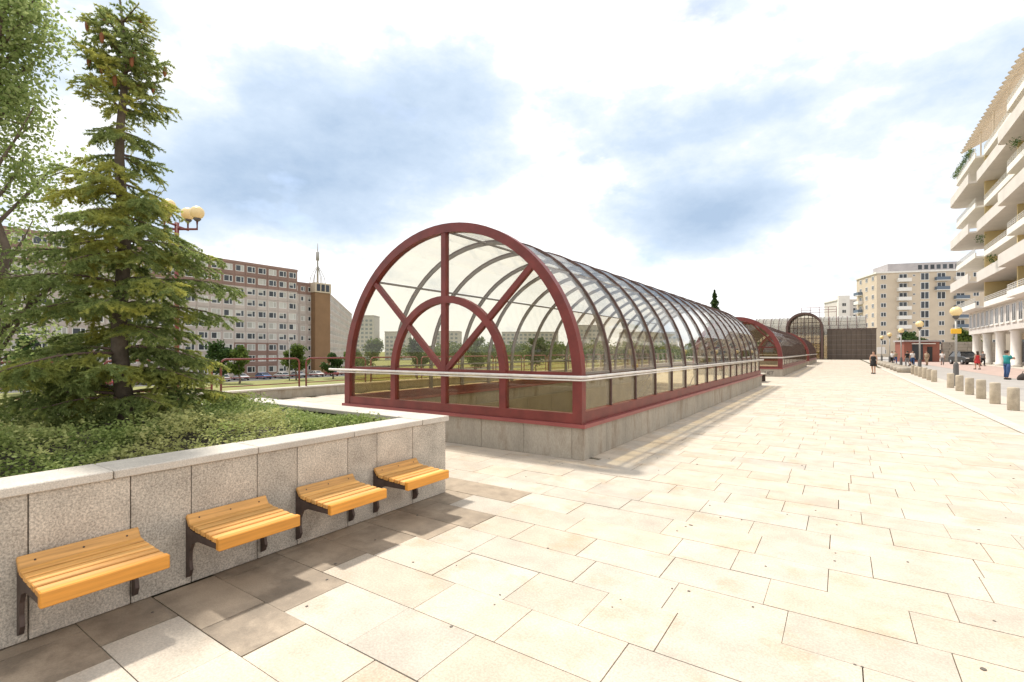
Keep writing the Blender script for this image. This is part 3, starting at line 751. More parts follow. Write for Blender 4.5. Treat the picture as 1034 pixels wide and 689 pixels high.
# bigger green mass behind
def woods():
    r = np.random.default_rng(9); C = []
    for k in range(260):
        t = r.random(); x = -215+t*190+r.normal(0, 6); y = 215+t*90+r.normal(0, 14)+r.random()*30; h = r.uniform(5, 10.5)
        g = r.normal(size=(90, 3)); g /= np.linalg.norm(g, axis=1)[:, None]; g *= (r.random(90)**.4)[:, None]*np.array([5.2, 5.2, h*.55]); C.append(g+np.array([x, y, -4.6+h*.75]))
    V, F = leaf_quads(np.concatenate(C), 1.7, r)
    o = stuff(tri_mesh('distant_woods', V, F, 'leaf_mid')); o['label'] = 'far belt of green trees on the horizon behind the glass tunnel'; o['category'] = 'woods'
woods()
def far_conifer(x, y, zb, H, rad, label):
    r = np.random.default_rng(17); t = thing('conifer', label, 'tree', (x, y, zb))
    MB().tube([(0, 0, -.1), (0, 0, H*.5), (0, 0, H)], [.28, .16, .02], 7).build('trunk', 'bark_spruce', t)
    n = 9000; u = r.random(n)**.8; a = r.random(n)*2*PI; lay = u; rr = rad*(1-lay)**.8*(.15+.85*r.random(n))*(1+.35*np.sin(a*5+np.floor(lay*26)*2.1))*(.75+.25*np.sin(lay*75))
    C = np.stack([rr*np.cos(a), rr*np.sin(a), H*(.12+.88*lay)-rr*.25], 1); V, F = leaf_quads(C, .34, r, .4)
    tri_mesh('crown', V, F, 'leaf_dark', t)['kind'] = 'stuff'
far_conifer(-20.5, 101, -4.6, 18.2, 3.6, 'dark conifer tip showing above the roof of the nearest tunnel')
broadleaf(10.6, 116, 0, 5.2, 2.6, 'bushy green tree beside the brown cladding wall', 'leaf_dark', 2600, .36, 71, None, .14, z_low=.15)
broadleaf(17.0, 108, 0, 5.0, 2.5, 'green tree at the corner of the balcony building, beside the stone wall', 'leaf_mid', 2600, .36, 72, None, .14, z_low=.12)

# ================================================================== PARAPET + RAILINGS, LEFT EDGE OF THE PLAZA
pw = thing('parapet_wall', 'low grey concrete parapet along the left edge of the plaza', 'wall', (-16.45, 0, 0))
me = MB().bbox(-.15, .15, .004, 2.996, -.01, .31, .006).mesh('wall_panel', 'concrete'); mc = MB().bbox(-.19, .19, .003, 2.997, .312, .37, .006).mesh('coping', 'cap_stone')
for i in range(-4, 40):
    link('wall_panel', me, pw, (0, i*3.0, 0)); link('coping', mc, pw, (0, i*3.0, 0))
rt = MB().box(-.12, .12, -12, 120, -4.6, -.02).build('retaining_face', 'concrete', pw)
def hoop():
    t = thing('railing', 'x', 'railing', (0, 0, 0), 0, 'red brown pipe railings on the parapet')
    Lh = 2.72; h = 1.03; c = .16
    pts = [(0, 0, 0), (0, 0, h-c)] + [(0, c-c*math.cos(PI/2*k/5), h-c+c*math.sin(PI/2*k/5)) for k in range(1, 6)] + [(0, Lh-c+c*math.sin(PI/2*k/5), h-c+c*math.cos(PI/2*k/5)) for k in range(0, 6)] + [(0, Lh, 0)]
    MB().tube(pts, .032, 7).build('hoop', 'red_steel', t)
    MB().tube([(0, .03, .42), (0, Lh-.03, .42)], .018, 6).build('mid_rail', 'red_steel', t)
    MB().tube([(0, .03, .14), (0, Lh-.03, .14)], .018, 6).build('mid_rail', 'red_steel', t)
    return t
hp = hoop(); index_kids(hp)
ORD = 'first second third fourth fifth sixth seventh eighth ninth tenth eleventh twelfth thirteenth fourteenth fifteenth sixteenth seventeenth eighteenth nineteenth twentieth'.split()
for i in range(-1, 19):
    y0 = -4.2+3.0*i+6
    o = hp if i == -1 else copy_tree(hp); o.location = (-16.45, y0, .366)
    o['label'] = ORD[i+1] + ' red brown railing hoop on the parapet, counted from the left edge'

# ================================================================== LAMPS
lm = thing('plaza_lamp', 'tall red brown lamp post with a cluster of cream globes, right of the spruce', 'lamp post', (-15.2, 6.05, 0))
MB().tube([(0, 0, 0), (0, 0, 5.2)], .055, 10).build('post', 'red_steel', lm)
MB().lathe([(.14, 0), (.14, .03), (.07, .06), (.06, .5)], n=14).build('base', 'red_steel', lm)
for k, (a, ln, zz) in enumerate(((33.9, .56, 5.02), (213.9, .34, 5.02), (120, .42, 5.10), (300, .30, 5.12))):
    dx, dy = math.cos(R(a))*ln, math.sin(R(a))*ln
    arm = MB().tube([(0, 0, zz), (dx, dy, zz), (dx, dy, zz+.24)], .033, 8).build('arm', 'red_steel', lm)
    MB().lathe([(.05, .22), (.10, .27), (.085, .31)], (dx, dy, zz), 12).build('lamp_cup', 'post_base', arm)
    MB().lathe([(.178*math.sin(PI*q/10)+.001, .455-.178*math.cos(PI*q/10)) for q in range(11)], (dx, dy, zz), 18).build('globe', 'globe_cream', lm)
def street_lamp():
    t = thing('street_lamp', 'x', 'street lamp', (0, 0, 0), 0, 'single globe lamps along the bollard row')
    MB().lathe([(.13, 0), (.13, .02), (.11, .05), (.105, 1.0), (.08, 1.08), (.055, 1.12)], n=14).build('base', 'post_base', t)
    MB().tube([(0, 0, 1.08), (0, 0, 3.25)], .047, 10).build('post', 'post_grey', t)
    MB().lathe([(.06, 3.2), (.14, 3.30), (.12, 3.36)], n=14).build('lamp_cup', 'post_base', t)
    MB().lathe([(.235*math.sin(PI*q/10)+.001, 3.57-.235*math.cos(PI*q/10)) for q in range(11)], n=18).build('globe', 'globe_cream', t)
    return t
sl0 = street_lamp(); index_kids(sl0)
ll = ['single globe lamp with a yellow sign on its post, nearest of the row', 'single globe lamp second nearest, behind the last close bollards', 'single globe lamp third in the row, before the red kiosk', 'single globe lamp fourth in the row, near the kiosk corner', 'farthest single globe lamp, beside the brown cladding wall']
for i, yy in enumerate((31.4, 44.6, 57.6, 70.6, 84.0)):
    o = sl0 if i == 0 else copy_tree(sl0); o.location = (4.55, yy, 0); o['label'] = ll[i]
yb = MB(); yb.bbox(-.19, .19, -.07, .07, 2.50, 2.74, .02); yb.build('sign', 'sign_yellow', sl0)
ns = MB(); ns.bbox(-.16, .16, -.03, .03, 0, .5, .01); ns.tube([(0, 0, -.01), (0, 0, -1.7)], .03, 8)
nb = thing('notice_board', 'small white notice board on a post near the brown wall', 'sign', (4.9, 92, 0)); MB().tube([(0, 0, 0), (0, 0, 1.4)], .04, 8).build('post', 'post_grey', nb); MB().bbox(-.5, .5, -.05, .05, 1.3, 2.3, .01).build('board', 'sign_white', nb)

# ================================================================== BOLLARDS
bme = MB().lathe([(.122, 0), (.130, .02), (.130, .61), (.122, .645), (.10, .655)], n=22).mesh('bollard', 'bollard')
by = [19.3, 21.4, 23.4, 25.4, 27.5, 29.7, 35.0, 36.9, 39.0, 41.3, 43.5, 45.7]
blab = ['concrete bollard nearest the camera, at the right edge', 'second concrete bollard from the right edge', 'third concrete bollard from the right edge', 'fourth concrete bollard from the right edge', 'fifth concrete bollard from the right edge', 'sixth bollard from the right edge, just before the lamp gap',
        'first bollard beyond the gap at the nearest lamp', 'second bollard beyond the lamp gap', 'third bollard beyond the lamp gap', 'fourth bollard beyond the lamp gap', 'fifth bollard beyond the lamp gap', 'farthest bollard of the row, next to the round stone blocks']
for yv, lb in zip(by, blab):
    o = link('bollard', bme, None, (4.0+.011*(yv-19), yv, -.002), rs.random()*6, (1, 1, rs.uniform(.97, 1.03))); tag(o, lb, 'bollard', 'concrete bollards along the plaza edge')
lo = MB().lathe([(.50, 0), (.56, .05), (.58, .30), (.54, .40), (.44, .43), (.40, .36)], n=22).mesh('round_block', 'concrete')
for k, yv in enumerate((49, 52.2, 55.4, 60.5, 64.5, 69, 74, 79, 86, 93)):
    o = link('round_block', lo, None, (4.15, yv, -.003)); tag(o, ['low round concrete block nearest the bollard row', 'second low round block behind the bollards', 'third low round block behind the bollards', 'fourth low round block, by the third lamp', 'fifth low round block in the receding row', 'sixth low round block in the receding row', 'seventh low round block in the receding row', 'eighth low round block in the receding row', 'ninth low round block in the receding row', 'farthest low round block before the brown wall'][k], 'stone block', 'low round blocks beyond the bollards')
ab = thing('sign_board', 'folding pavement sign with green lower half, cut by the right edge', 'sign', (4.93, 20.5, 0), R(60))
for s in (-1, 1):
    q = MB(); q.prism([(s*.30, 0), (s*.33, 0), (s*.05, 1.0), (s*.02, 1.0)], 'y', -.32, .32); pnl = q.build('panel', 'sign_white', ab)
    q = MB(); q.prism([(s*.3335, .05), (s*.3215, .05), (s*.213, .43), (s*.224, .43)], 'y', -.29, .29); q.build('poster', 'sign_green', pnl)

# ================================================================== STATION HALL AT THE END OF THE PLAZA
def arch_pane(R0, zs, zb, a0, a1, y0, y1, n=4, th=.02):
    vs = []
    for y in (y0, y1):
        for r in (R0, R0-th):
            for k in range(n+1):
                a = a0+(a1-a0)*k/n; vs.append((r*math.cos(a), y, zs+r*math.sin(a)))
    m = n+1; fs = []
    for k in range(n): fs += [(k, k+1, 2*m+k+1, 2*m+k), (m+k, 3*m+k, 3*m+k+1, m+k+1), (k, m+k, m+k+1, k+1), (2*m+k, 2*m+k+1, 3*m+k+1, 3*m+k)]
    return MB().add(vs, fs + [(0, 2*m, 3*m, m), (n, m+n, 3*m+n, 2*m+n)])
hall = thing('glass_hall', 'long transverse glazed barrel vault behind the brown wall', 'glass hall', (4.2, 128.5, 0), R(90))
HR, HZ = 4.1, 5.2
hm = MB().arch(0, HZ, HR+.03, HR-.2, .0, -.06, .06, 18).mesh('rib', 'rib_outer')
hp4 = [arch_pane(HR-.05, HZ, 0, R(a), R(a+43.5), .05, 1.55).mesh('pane', 'glass_pale') for a in (1, 46, 91, 136)]
hlow = MB().box(-.01, .01, .05, 1.55, .05, HZ).mesh('pane', 'glass_bronze')
for i in range(14):
    link('rib', hm, hall, (0, i*1.6, 0))
    if i < 13:
        for me in hp4: link('pane', me, hall, (0, i*1.6, 0))
        for s in (-1, 1): link('pane', hlow, hall, (s*(HR-.1), i*1.6, 0))
for a in (30, 60, 90, 120, 150): MB().tube([((HR-.1)*math.cos(R(a)), 0, HZ+(HR-.1)*math.sin(R(a))), ((HR-.1)*math.cos(R(a)), 20.8, HZ+(HR-.1)*math.sin(R(a)))], .06, 6).build('purlin', 'rib_inner', hall)
for i in range(13):
    for sg in (0, 1):
        pts = []
        for k in range(13):
            a = PI*k/12; yy = (i+(k/12 if sg else 1-k/12))*1.6; pts.append(((HR+.02)*math.cos(a), yy, HZ+(HR+.02)*math.sin(a)))
        if sg: MB().tube(pts, .03, 5).build('lattice_bar', 'rib_inner', hall)
port = thing('arched_portal', 'tall dark red arched portal with a gridded glass front at the plaza end', 'portal', (-6.5, 118.6, 0))
MB().arch(0, 6.45, 3.35, 2.95, 0, 0, 5.6, 26).build('arch_shell', 'rib_outer', port)
for k in range(-4, 5):
    x = k*.68; hh = 6.45+math.sqrt(max(0, 2.95**2-x*x)); MB().box(x-.05, x+.05, 2.0, 2.1, 0, hh-.02).build('mullion', 'rib_outer', port)
for z in (1.1, 2.2, 3.3, 4.4, 5.5, 6.6, 7.7, 8.6):
    hw = 2.94 if z < 6.45 else math.sqrt(2.95**2-(z-6.45)**2)-.02; MB().box(-hw, hw, 2.11, 2.19, z-.05, z+.05).build('transom', 'rib_outer', port)
MB().prism([(-2.94, .02)]+[(-2.94*math.cos(PI*k/20), 6.45+2.94*math.sin(PI*k/20)) for k in range(21)]+[(2.94, .02)], 'y', 2.22, 2.25).build('pane', 'glass_bronze', port)
for z in (9.85, 10.35, 10.9): MB().tube([(-.6, 2.5, z), (5.6, 2.5, z)], .05, 6).build('roof_rail', 'red_steel', port)
for x in (-.6, 1.0, 2.6, 4.2, 5.6): MB().tube([(x, 2.5, 6.45+math.sqrt(max(.1, 3.3**2-min(x, 3.25)**2)) if x < 3.2 else 7.0), (x, 2.5, 10.9)], .05, 6).build('roof_post', 'red_steel', port)
bw = thing('brown_wall', 'wide dark brown panel clad wall closing the far end of the plaza', 'wall', (-2.5, 120.3, 0))
for i in range(10):
    MB().bbox(i*.82+.012, (i+1)*.82-.012, 0, .12, .0, 6.15, .02).build('cladding_panel', 'brown_panel', bw)
MB().box(0, 8.2, .13, 4.0, 0, 6.0).build('core', 'brown_panel', bw)
for z in (1.0, 2.0, 3.0, 4.0, 5.0): MB().box(0, 8.2, -.02, -.002, z-.02, z+.02).build('batten', 'rib_inner', bw)
MB().box(-.1, 8.3, -.06, .16, 6.16, 6.3).build('top_cap', 'rib_outer', bw)

# ================================================================== APARTMENT SLABS ON THE LEFT
def win_panel(w, h, ww, wh, zs, m):
    """facade panel w x h with an opening (front at y=0, 0.16 deep)"""
    b = MB(); x0, x1 = (w-ww)/2, (w+ww)/2; z0, z1 = zs, zs+wh; e = .02
    b.box(e, x0, 0, .16, e, h-e); b.box(x1, w-e, 0, .16, e, h-e); b.box(x0, x1, 0, .16, e, z0); b.box(x0, x1, 0, .16, z1, h-e)
    return b.mesh('panel', m)
def win_mesh(ww, wh, split=.62, f=.15):
    b = MB(); b.box(0, ww, .02, .09, 0, f); b.box(0, ww, .02, .09, wh-f, wh); b.box(0, f, .02, .09, f, wh-f); b.box(ww-f, ww, .02, .09, f, wh-f); b.box(ww*split-f/2, ww*split+f/2, .02, .09, f, wh-f)
    return b.mesh('window', 'frame_white')
def pane_mesh(ww, wh, m, split=.62, f=.15, part=None):
    b = MB()
    if part != 1: b.box(f, ww*split-f/2, .05, .07, f, wh-f)
    if part != 0: b.box(ww*split+f/2, ww-f, .05, .07, f, wh-f)
    return b.mesh('pane', m)
def slab_block(label, loc, rz, bays, floors, bw_, fh, depth, ww=2.0, wh=1.45, top='panel_brown', body='panel_beige', tops=2, seed=3, panes=True):
    t = thing('apartment_block', label, 'building', loc, rz)
    Wd = bays*bw_; Hh = floors*fh; r = random.Random(seed)
    MB().box(.02, Wd-.02, .17, depth, 0, Hh-.02).build('core', body, t)
    MB().box(-.1, Wd+.1, -.05, depth+.05, Hh, Hh+.55).build('parapet', top, t)
    pm = {m: win_panel(bw_, fh, ww, wh, .85, m) for m in (top, body, 'far_pink')}
    wm = win_mesh(ww, wh); gl = pane_mesh(ww, wh, 'window_glass'); bd = pane_mesh(ww, wh, 'window_blind'); f_ = .15
    hb = MB().box(f_, ww*.62-f_/2, .05, .07, f_, wh*.5, 0).box(f_, ww*.62-f_/2, .05, .07, wh*.5, wh-f_, 1).box(ww*.62+f_/2, ww-f_, .05, .07, f_, wh-f_, 0).mesh('pane', ['window_glass', 'window_blind'])
    hc = MB().box(f_, ww*.62-f_/2, .05, .07, f_, wh-f_, 0).box(ww*.62+f_/2, ww-f_, .05, .07, f_, wh-f_, 1).mesh('pane', ['window_glass', 'window_blind'])
    for f in range(floors):
        for b in range(bays):
            m = top if f >= floors-tops else (body if r.random() < .68 else 'far_pink')
            if f < 3 and (b//4) % 3 == 1: m = top
            link('panel', pm[m], t, (b*bw_, 0, f*fh))
            o = link('window', wm, t, (b*bw_+(bw_-ww)/2, .03, f*fh+.85))
            link('pane', r.choice([bd, bd, gl, gl, gl, hb, hb, hc]), o)
    return t
slab_block('long grey beige apartment slab with brown top floors, behind the spruce', (-125, 17.0, -4.6), R(90), 22, 10, 2.836, 2.83, 12, 2.15, 1.6)
slab_block('short set back apartment section between the long slab and the ochre tower', (-128, 79.6, -4.6), R(90), 3, 9, 2.3, 2.83, 10, 1.4, 1.4, tops=1, seed=8)
slab_block('receding pinkish apartment slab beyond the ochre tower', (-136, 97, -4.6), math.atan2(.675, -.74), 32, 9, 2.95, 2.75, 12, 1.9, 1.4, top='far_pink', body='far_pink', seed=5)
tw = thing('ochre_tower', 'windowless ochre stair tower with a cream top and a steel spire', 'tower', (-131, 85.6, -4.6))
MB().box(0, 5, 0, 5.0, 0, 23.4).build('shaft', 'panel_ochre', tw); MB().box(-.2, 5.2, -.2, 5.2, 23.4, 26.2).build('cap', 'cream', tw)
for yy in (.4, 1.9, 3.4): MB().box(5.2, 5.26, yy, yy+1.1, 23.8, 25.8).build('cap_window', 'window_glass', tw)
sp = MB(); sp.tube([(2.5, 2.5, 26.2), (2.5, 2.5, 34), (2.5, 2.5, 38.2)], [.30, .22, .08], 8); spire = sp.build('spire', 'post_grey', tw)
for a in range(6):
    c, s = math.cos(a*PI/3), math.sin(a*PI/3); MB().tube([(2.5+2.2*c, 2.5+2.2*s, 26.1), (2.5+1.9*c, 2.5+1.9*s, 28.0), (2.5+1.0*c, 2.5+1.0*s, 30.0), (2.5+.2*c, 2.5+.2*s, 31.4)], .09, 5).build('stay', 'post_grey', spire)
MB().lathe([(.1, 33.0), (.5, 33.2), (.5, 35.6), (.1, 35.8)], (2.5, 2.5, 0), 10).build('antenna_drum', 'post_grey', spire)
def far_block(label, x, y, w_, d_, h, rz):
    t = thing('distant_block', label, 'building', (x, y, -4.6), R(rz)); MB().box(-w_/2, w_/2, -d_/2, d_/2, 0, h).build('wall', 'far_block', t)
    MB().box(-w_/2-.2, w_/2+.2, -d_/2-.2, d_/2+.2, h, h+.6).build('parapet', 'roof_grey', t); b = MB(); n = int(w_/3.2)
    for f in range(int(h/2.9)):
        for k in range(n): b.box(-w_/2+1+k*(w_-1)/n, -w_/2+2.8+k*(w_-1)/n, -d_/2-.06, -d_/2+.05, f*2.9+1, f*2.9+2.5)
    b.build('windows', 'far_window', t)['kind'] = 'stuff'
far_block('tall far tower seen through the left side of the gable glass', -281, 233, 13, 14, 31, 33)
far_block('low far block beside the tall far tower, seen through the gable glass', -268, 250, 16, 14, 20, 33)
far_block('far block seen through the gable glass just left of the mullion', -250, 285, 18, 14, 21, 33)
far_block('wide far slab seen through the right half of the gable glass', -205, 330, 44, 14, 21, 33)
far_block('far block seen through the glass right of the wide slab', -165, 350, 26, 14, 26, 33)
far_block('rightmost far block seen through the glass tunnel', -120, 360, 40, 14, 20, 30)
pk = thing('parking_lamp', 'thin grey lamp post standing among the parked cars', 'street lamp', (-98, 60.4, -4.6)); MB().tube([(0, 0, 0), (0, 0, 8.6)], [.12, .07], 7).build('post', 'post_grey', pk); MB().bbox(-.1, 1.0, -.12, .12, 8.6, 8.75, .03).build('lamp_head', 'post_grey', pk)

# ================================================================== BALCONY BUILDING ON THE RIGHT
bb = thing('balcony_building', 'cream apartment building with rounded stacked balconies over a round columned arcade', 'building', (15.0, 94.0, 0), R(-90))
LB = 56.0     # local x runs towards the camera, -y faces the plaza
MB().box(0, LB, 4.6, 18, 0, 4.0).build('shop_wall', 'cream', bb)
MB().box(0, LB, 0, 18, 4.0, 7.25).build('mezzanine_wall', 'pink_plaster', bb)
for k in range(9):
    c = MB(); c.lathe([(.50, 0), (.50, .25), (.43, .3), (.43, 3.75), (.52, 3.85), (.52, 4.0)], (1.2+k*6.2, .6, 0), 18); c.build('column', 'white_plaster', bb)
    MB().box(2.6+k*6.2, 5.6+k*6.2, 4.52, 4.59, .1, 3.2).build('shop_window', 'window_glass', bb)
wt = win_mesh(1.35, 1.9, .5, .06); wg = pane_mesh(1.35, 1.9, 'window_glass', .5, .06)
for k in range(24):
    o = link('window', wt, bb, (.8+k*2.3, -.09, 4.85)); link('pane', wg, o)
    MB().box(.7+k*2.3, 2.25+k*2.3, -.12, .0, 4.74, 4.84).build('sill', 'white_plaster', bb)
def rounded_poly(x0, x1, dep, rad):
    """balcony plan: rounded far corner, y from 0 (wall) to -dep"""
    pts = [(x0, 0)] + [(x0+rad-rad*math.cos(PI/2*k/8), -dep+rad-rad*math.sin(PI/2*k/8)) for k in range(9)]
    return pts + [(x1, -dep), (x1, 0)]
FH = 3.08
for f in range(7):
    z = 7.25+f*FH; yw = 2.0
    if f < 6: MB().box(.6, LB, yw, 18, z+.0, z+FH).build('storey_wall', 'cream_yellow' if f % 2 else 'cream', bb)
    segs = [(-1.6, 12.0), (12.0, 25.5), (25.5, 40), (40, LB)]
    for q, (xa, xb) in enumerate(segs):
        solid = f % 2 == 1; dep = (2.0 if solid else 1.35)-(.7 if q % 2 else 0); rad = 1.7 if q == 0 else .5
        poly = rounded_poly(xa+.01, xb-.01, dep, rad); poly = [(x, y) for x, y in poly]; poly[0] = (poly[0][0], yw); poly[-1] = (poly[-1][0], yw)
        m = 'pink_plaster' if solid else 'white_plaster'
        sl_ = MB(); sl_.prism(poly, 'z', z-.22, z); so = sl_.build('balcony_slab', m, bb)
        edge = poly[1:-1]
        def upright(zz0, zz1, th):
            b = MB()
            for i in range(len(edge)-1):
                p, q2 = Vector(edge[i]), Vector(edge[i+1]); d = (q2-p).normalized(); nn = Vector((-d.y, d.x))*th
                b.add([(p.x,p.y,zz0),(q2.x,q2.y,zz0),(q2.x+nn.x,q2.y+nn.y,zz0),(p.x+nn.x,p.y+nn.y,zz0),(p.x,p.y,zz1),(q2.x,q2.y,zz1),(q2.x+nn.x,q2.y+nn.y,zz1),(p.x+nn.x,p.y+nn.y,zz1)],
                      [(0,3,2,1),(4,5,6,7),(0,1,5,4),(1,2,6,5),(2,3,7,6),(3,0,4,7)])
            return b
        if solid:
            upright(z+.002, z+1.0, .14).build('parapet', m, so)
        else:
            upright(z+.002, z+.42, .12).build('parapet', m, so)
            for zz in (.62, .80, 1.0): MB().tube([(x, y+.04, z+zz) for x, y in edge], .028, 5).build('hand_rail', 'rail_white', so)
            ps = MB(); x = xa+rad
            while x < xb-.1: ps.box(x-.02, x+.02, -dep+.02, -dep+.06, z+.42, z+1.0); x += .6
            ps.build('balusters', 'rail_white', so)['kind'] = 'stuff'
    if f < 6:
        x = 1.6; r = random.Random(f)
        while x < LB-3:
            ww = r.choice([1.6, 2.4, 3.0]); MB().box(x, x+ww, yw-.05, yw-.002, z+.05, z+2.35).build('balcony_door', 'window_glass', bb)
            MB().box(x-.1, x, yw-.07, yw-.002, z+.05, z+2.45).build('door_frame', 'frame_white', bb); MB().box(x+ww, x+ww+.1, yw-.07, yw-.002, z+.05, z+2.45).build('door_frame', 'frame_white', bb); x += ww+r.uniform(1.2, 2.6)
        for x in (12.0, 25.5, 40.0): MB().box(x-.18, x+.18, -.5, yw, z+.002, z+FH-.225).build('fin_wall', 'cream_yellow', bb)
# set back top storey, pergola of slats
zt = 7.25+6*FH
MB().box(3.5, LB, 3.6, 18, zt, zt+3.3).build('top_storey', 'cream', bb)
MB().box(3.0, LB, 2.8, 18, zt+3.3, zt+3.6).build('roof', 'white_plaster', bb)
pz = zt+5.0
for yy in (-.0, 2.4): MB().box(.2, LB, yy-.08, yy+.08, pz-.25, pz-.02).build('pergola_beam', 'cream', bb)
sm_ = MB().prism([(-1.0, -.75), (-.80, -.95), (2.9, .92), (2.82, 1.10)], 'x', 0, .30).mesh('pergola_slat', 'cream')
for k in range(48): link('pergola_slat', sm_, bb, (.3+k*1.15, 0, pz))
for k in range(8):
    for yy in (0.0, 2.4): MB().box(.6+k*6.5, .76+k*6.5, yy-.07, yy+.07, zt+.002, pz-.25).build('pergola_post', 'cream', bb)
# planting boxes and pot flowers on the balconies
r = random.Random(77); nr = np.random.default_rng(77)
def pot_plant(x, y, z, s, m, name='balcony_plant', n=120):
    C = nr.normal(size=(n, 3))*np.array([s, s*.6, s*.7])+np.array([0, 0, s*.9]); V, F = leaf_quads(C, s*.45, nr); o = tri_mesh(name, V, F, m, bb); o.location = (x, y, z); o['kind'] = 'stuff'
for k in range(16): pot_plant(-1.2+k*.8, -1.5+(.9 if k == 0 else 0), zt+.9 if True else 0, r.uniform(.22, .42), 'leaf_dark' if r.random() < .6 else 'leaf_mid')
for (x, f) in ((17, 2), (22, 1), (31, 4)): pot_plant(x, -1.75, 7.25+f*FH+.95, .34, 'cone' if r.random() < .4 else 'leaf_dark')

# ================================================================== CREAM BLOCK BEHIND
cb = thing('cream_block', 'cream nine storey apartment block with balcony stacks, behind the red kiosk', 'building', (8.9, 186.7, 0), R(20))
CH = 9*2.83
MB().box(0, 34, .0, 14, 0, CH).build('wall', 'cream', cb); MB().box(-.3, 34.3, -.3, 14.3, CH, CH+.5).build('parapet', 'white_plaster', cb); MB().box(4, 30, 2.5, 12, CH+.5, CH+3.2).build('penthouse', 'roof_grey', cb)
for k in range(11): MB().box(12+k*1.6, 13+k*1.6, 2.44, 2.49, CH+1.2, CH+2.5).build('penthouse_window', 'window_glass', cb)
w1 = win_mesh(1.5, 1.4, .5, .12); p1 = pane_mesh(1.5, 1.4, 'window_glass', .5, .12); w2 = win_mesh(2.2, 2.2, .5, .14); p2 = pane_mesh(2.2, 2.2, 'window_glass', .5, .14); w3 = win_mesh(.7, .6, .5, .08); p3 = pane_mesh(.7, .6, 'window_glass', .5, .08)
slabm = MB().bbox(0, 3.4, -1.3, 0, 0, .2, .02).mesh('balcony_slab', 'white_plaster'); parm = MB().box(0, 3.4, -1.3, -1.2, .2, 1.1).box(0, .08, -1.2, 0, .2, 1.1).box(3.32, 3.4, -1.2, 0, .2, 1.1).mesh('balcony_front', 'white_plaster'); parb = MB().box(0, 3.4, -1.3, -1.2, .2, 1.15).box(0, .08, -1.2, 0, .2, 1.15).box(3.32, 3.4, -1.2, 0, .2, 1.15).mesh('balcony_front', 'blue_grey')
for f in range(9):
    z = f*2.83
    def W(x, zz, a, b): o = link('window', a, cb, (x, -.1, z+zz)); link('pane', b, o)
    W(1.0, .9, w1, p1); W(9.4, 1.6, w3, p3); W(11.4, .4, w2, p2); W(16.0, .9, w1, p1) if f < 6 else W(15.6, .3, w2, p2); W(24.6, .9, w1, p1); W(28.6, .9, w1, p1); W(5.8, .3, w2, p2); W(20.4, .3, w2, p2)
    if f:
        for x, me in ((5.2, parm), (19.8, parb if f < 7 else parm)) + (((15.0, parb),) if f > 6 else ()):
            o = link('balcony_slab', slabm, cb, (x, 0, z)); link('balcony_front', me, o)
    for k in range(3):   # side face
        o = link('window', w1, cb, (-.1, 3.2+k*4.2, z+.9), R(-90)); link('pane', p1, o)
    if f and f < 8:
        o = link('balcony_slab', slabm, cb, (0, 13.0, z), R(-90)); link('balcony_front', parb if f % 3 else parm, o)
fb = thing('far_pink_block', 'far white and pink apartment block rising above the glass hall', 'building', (-1.6, 235, 0), R(22))
MB().box(0, 26, 0, 12, 0, 22).build('wall', 'pink_plaster', fb); MB().box(0, 4, -1.5, -.01, 0, 23.8).build('wing', 'white_plaster', fb); MB().box(-.3, 26.3, -.3, 12.3, 22, 22.5).build('parapet', 'white_plaster', fb)
for f in range(8):
    for k, x in enumerate((1.2, 5.6, 10, 14, 18.5, 22.5)):
        o = link('window', w2 if k % 2 else w1, fb, (x, -.1 if x > 5 else -1.6, f*2.7+.6)); link('pane', p2 if k % 2 else p1, o)
    if f: o = link('balcony_slab', slabm, fb, (17.6, 0, f*2.7)); link('balcony_front', parb if f % 2 else parm, o)

# ================================================================== KIOSK, STONE WALL
kk = thing('red_kiosk', 'low red kiosk with a dark glass middle bay, below the cream block', 'kiosk', (8.3, 100.2, 0), R(22))
MB().box(0, 4.9, 0, 2.6, 0, 3.2).build('body', 'kiosk_red', kk); MB().box(-.2, 5.1, -.25, 2.8, 3.2, 3.45).build('roof', 'roof_grey', kk)
MB().box(1.1, 2.6, -.05, -.002, .3, 2.8).build('window', 'window_glass', kk); MB().box(3.2, 3.9, -.05, -.002, .1, 2.4).build('door', 'plastic_black', kk); MB().box(1.0, 4.1, -.5, -.06, 2.82, 2.95).build('canopy', 'white_plaster', kk)
sw = thing('stone_wall', 'grey stone block wall between the red kiosk and a green tree', 'wall', (13.2, 102.2, 0), R(22))
r = random.Random(4)
for zi in range(7):
    x = 0; 
    while x < 7.9:
        l = min(r.uniform(.7, 1.5), 8-x); MB().bbox(x+.02, x+l-.02, 0, .4+r.uniform(-.03, .03), zi*.45+.01, zi*.45+.44, .02).build('stone', 'stone_wall', sw); x += l

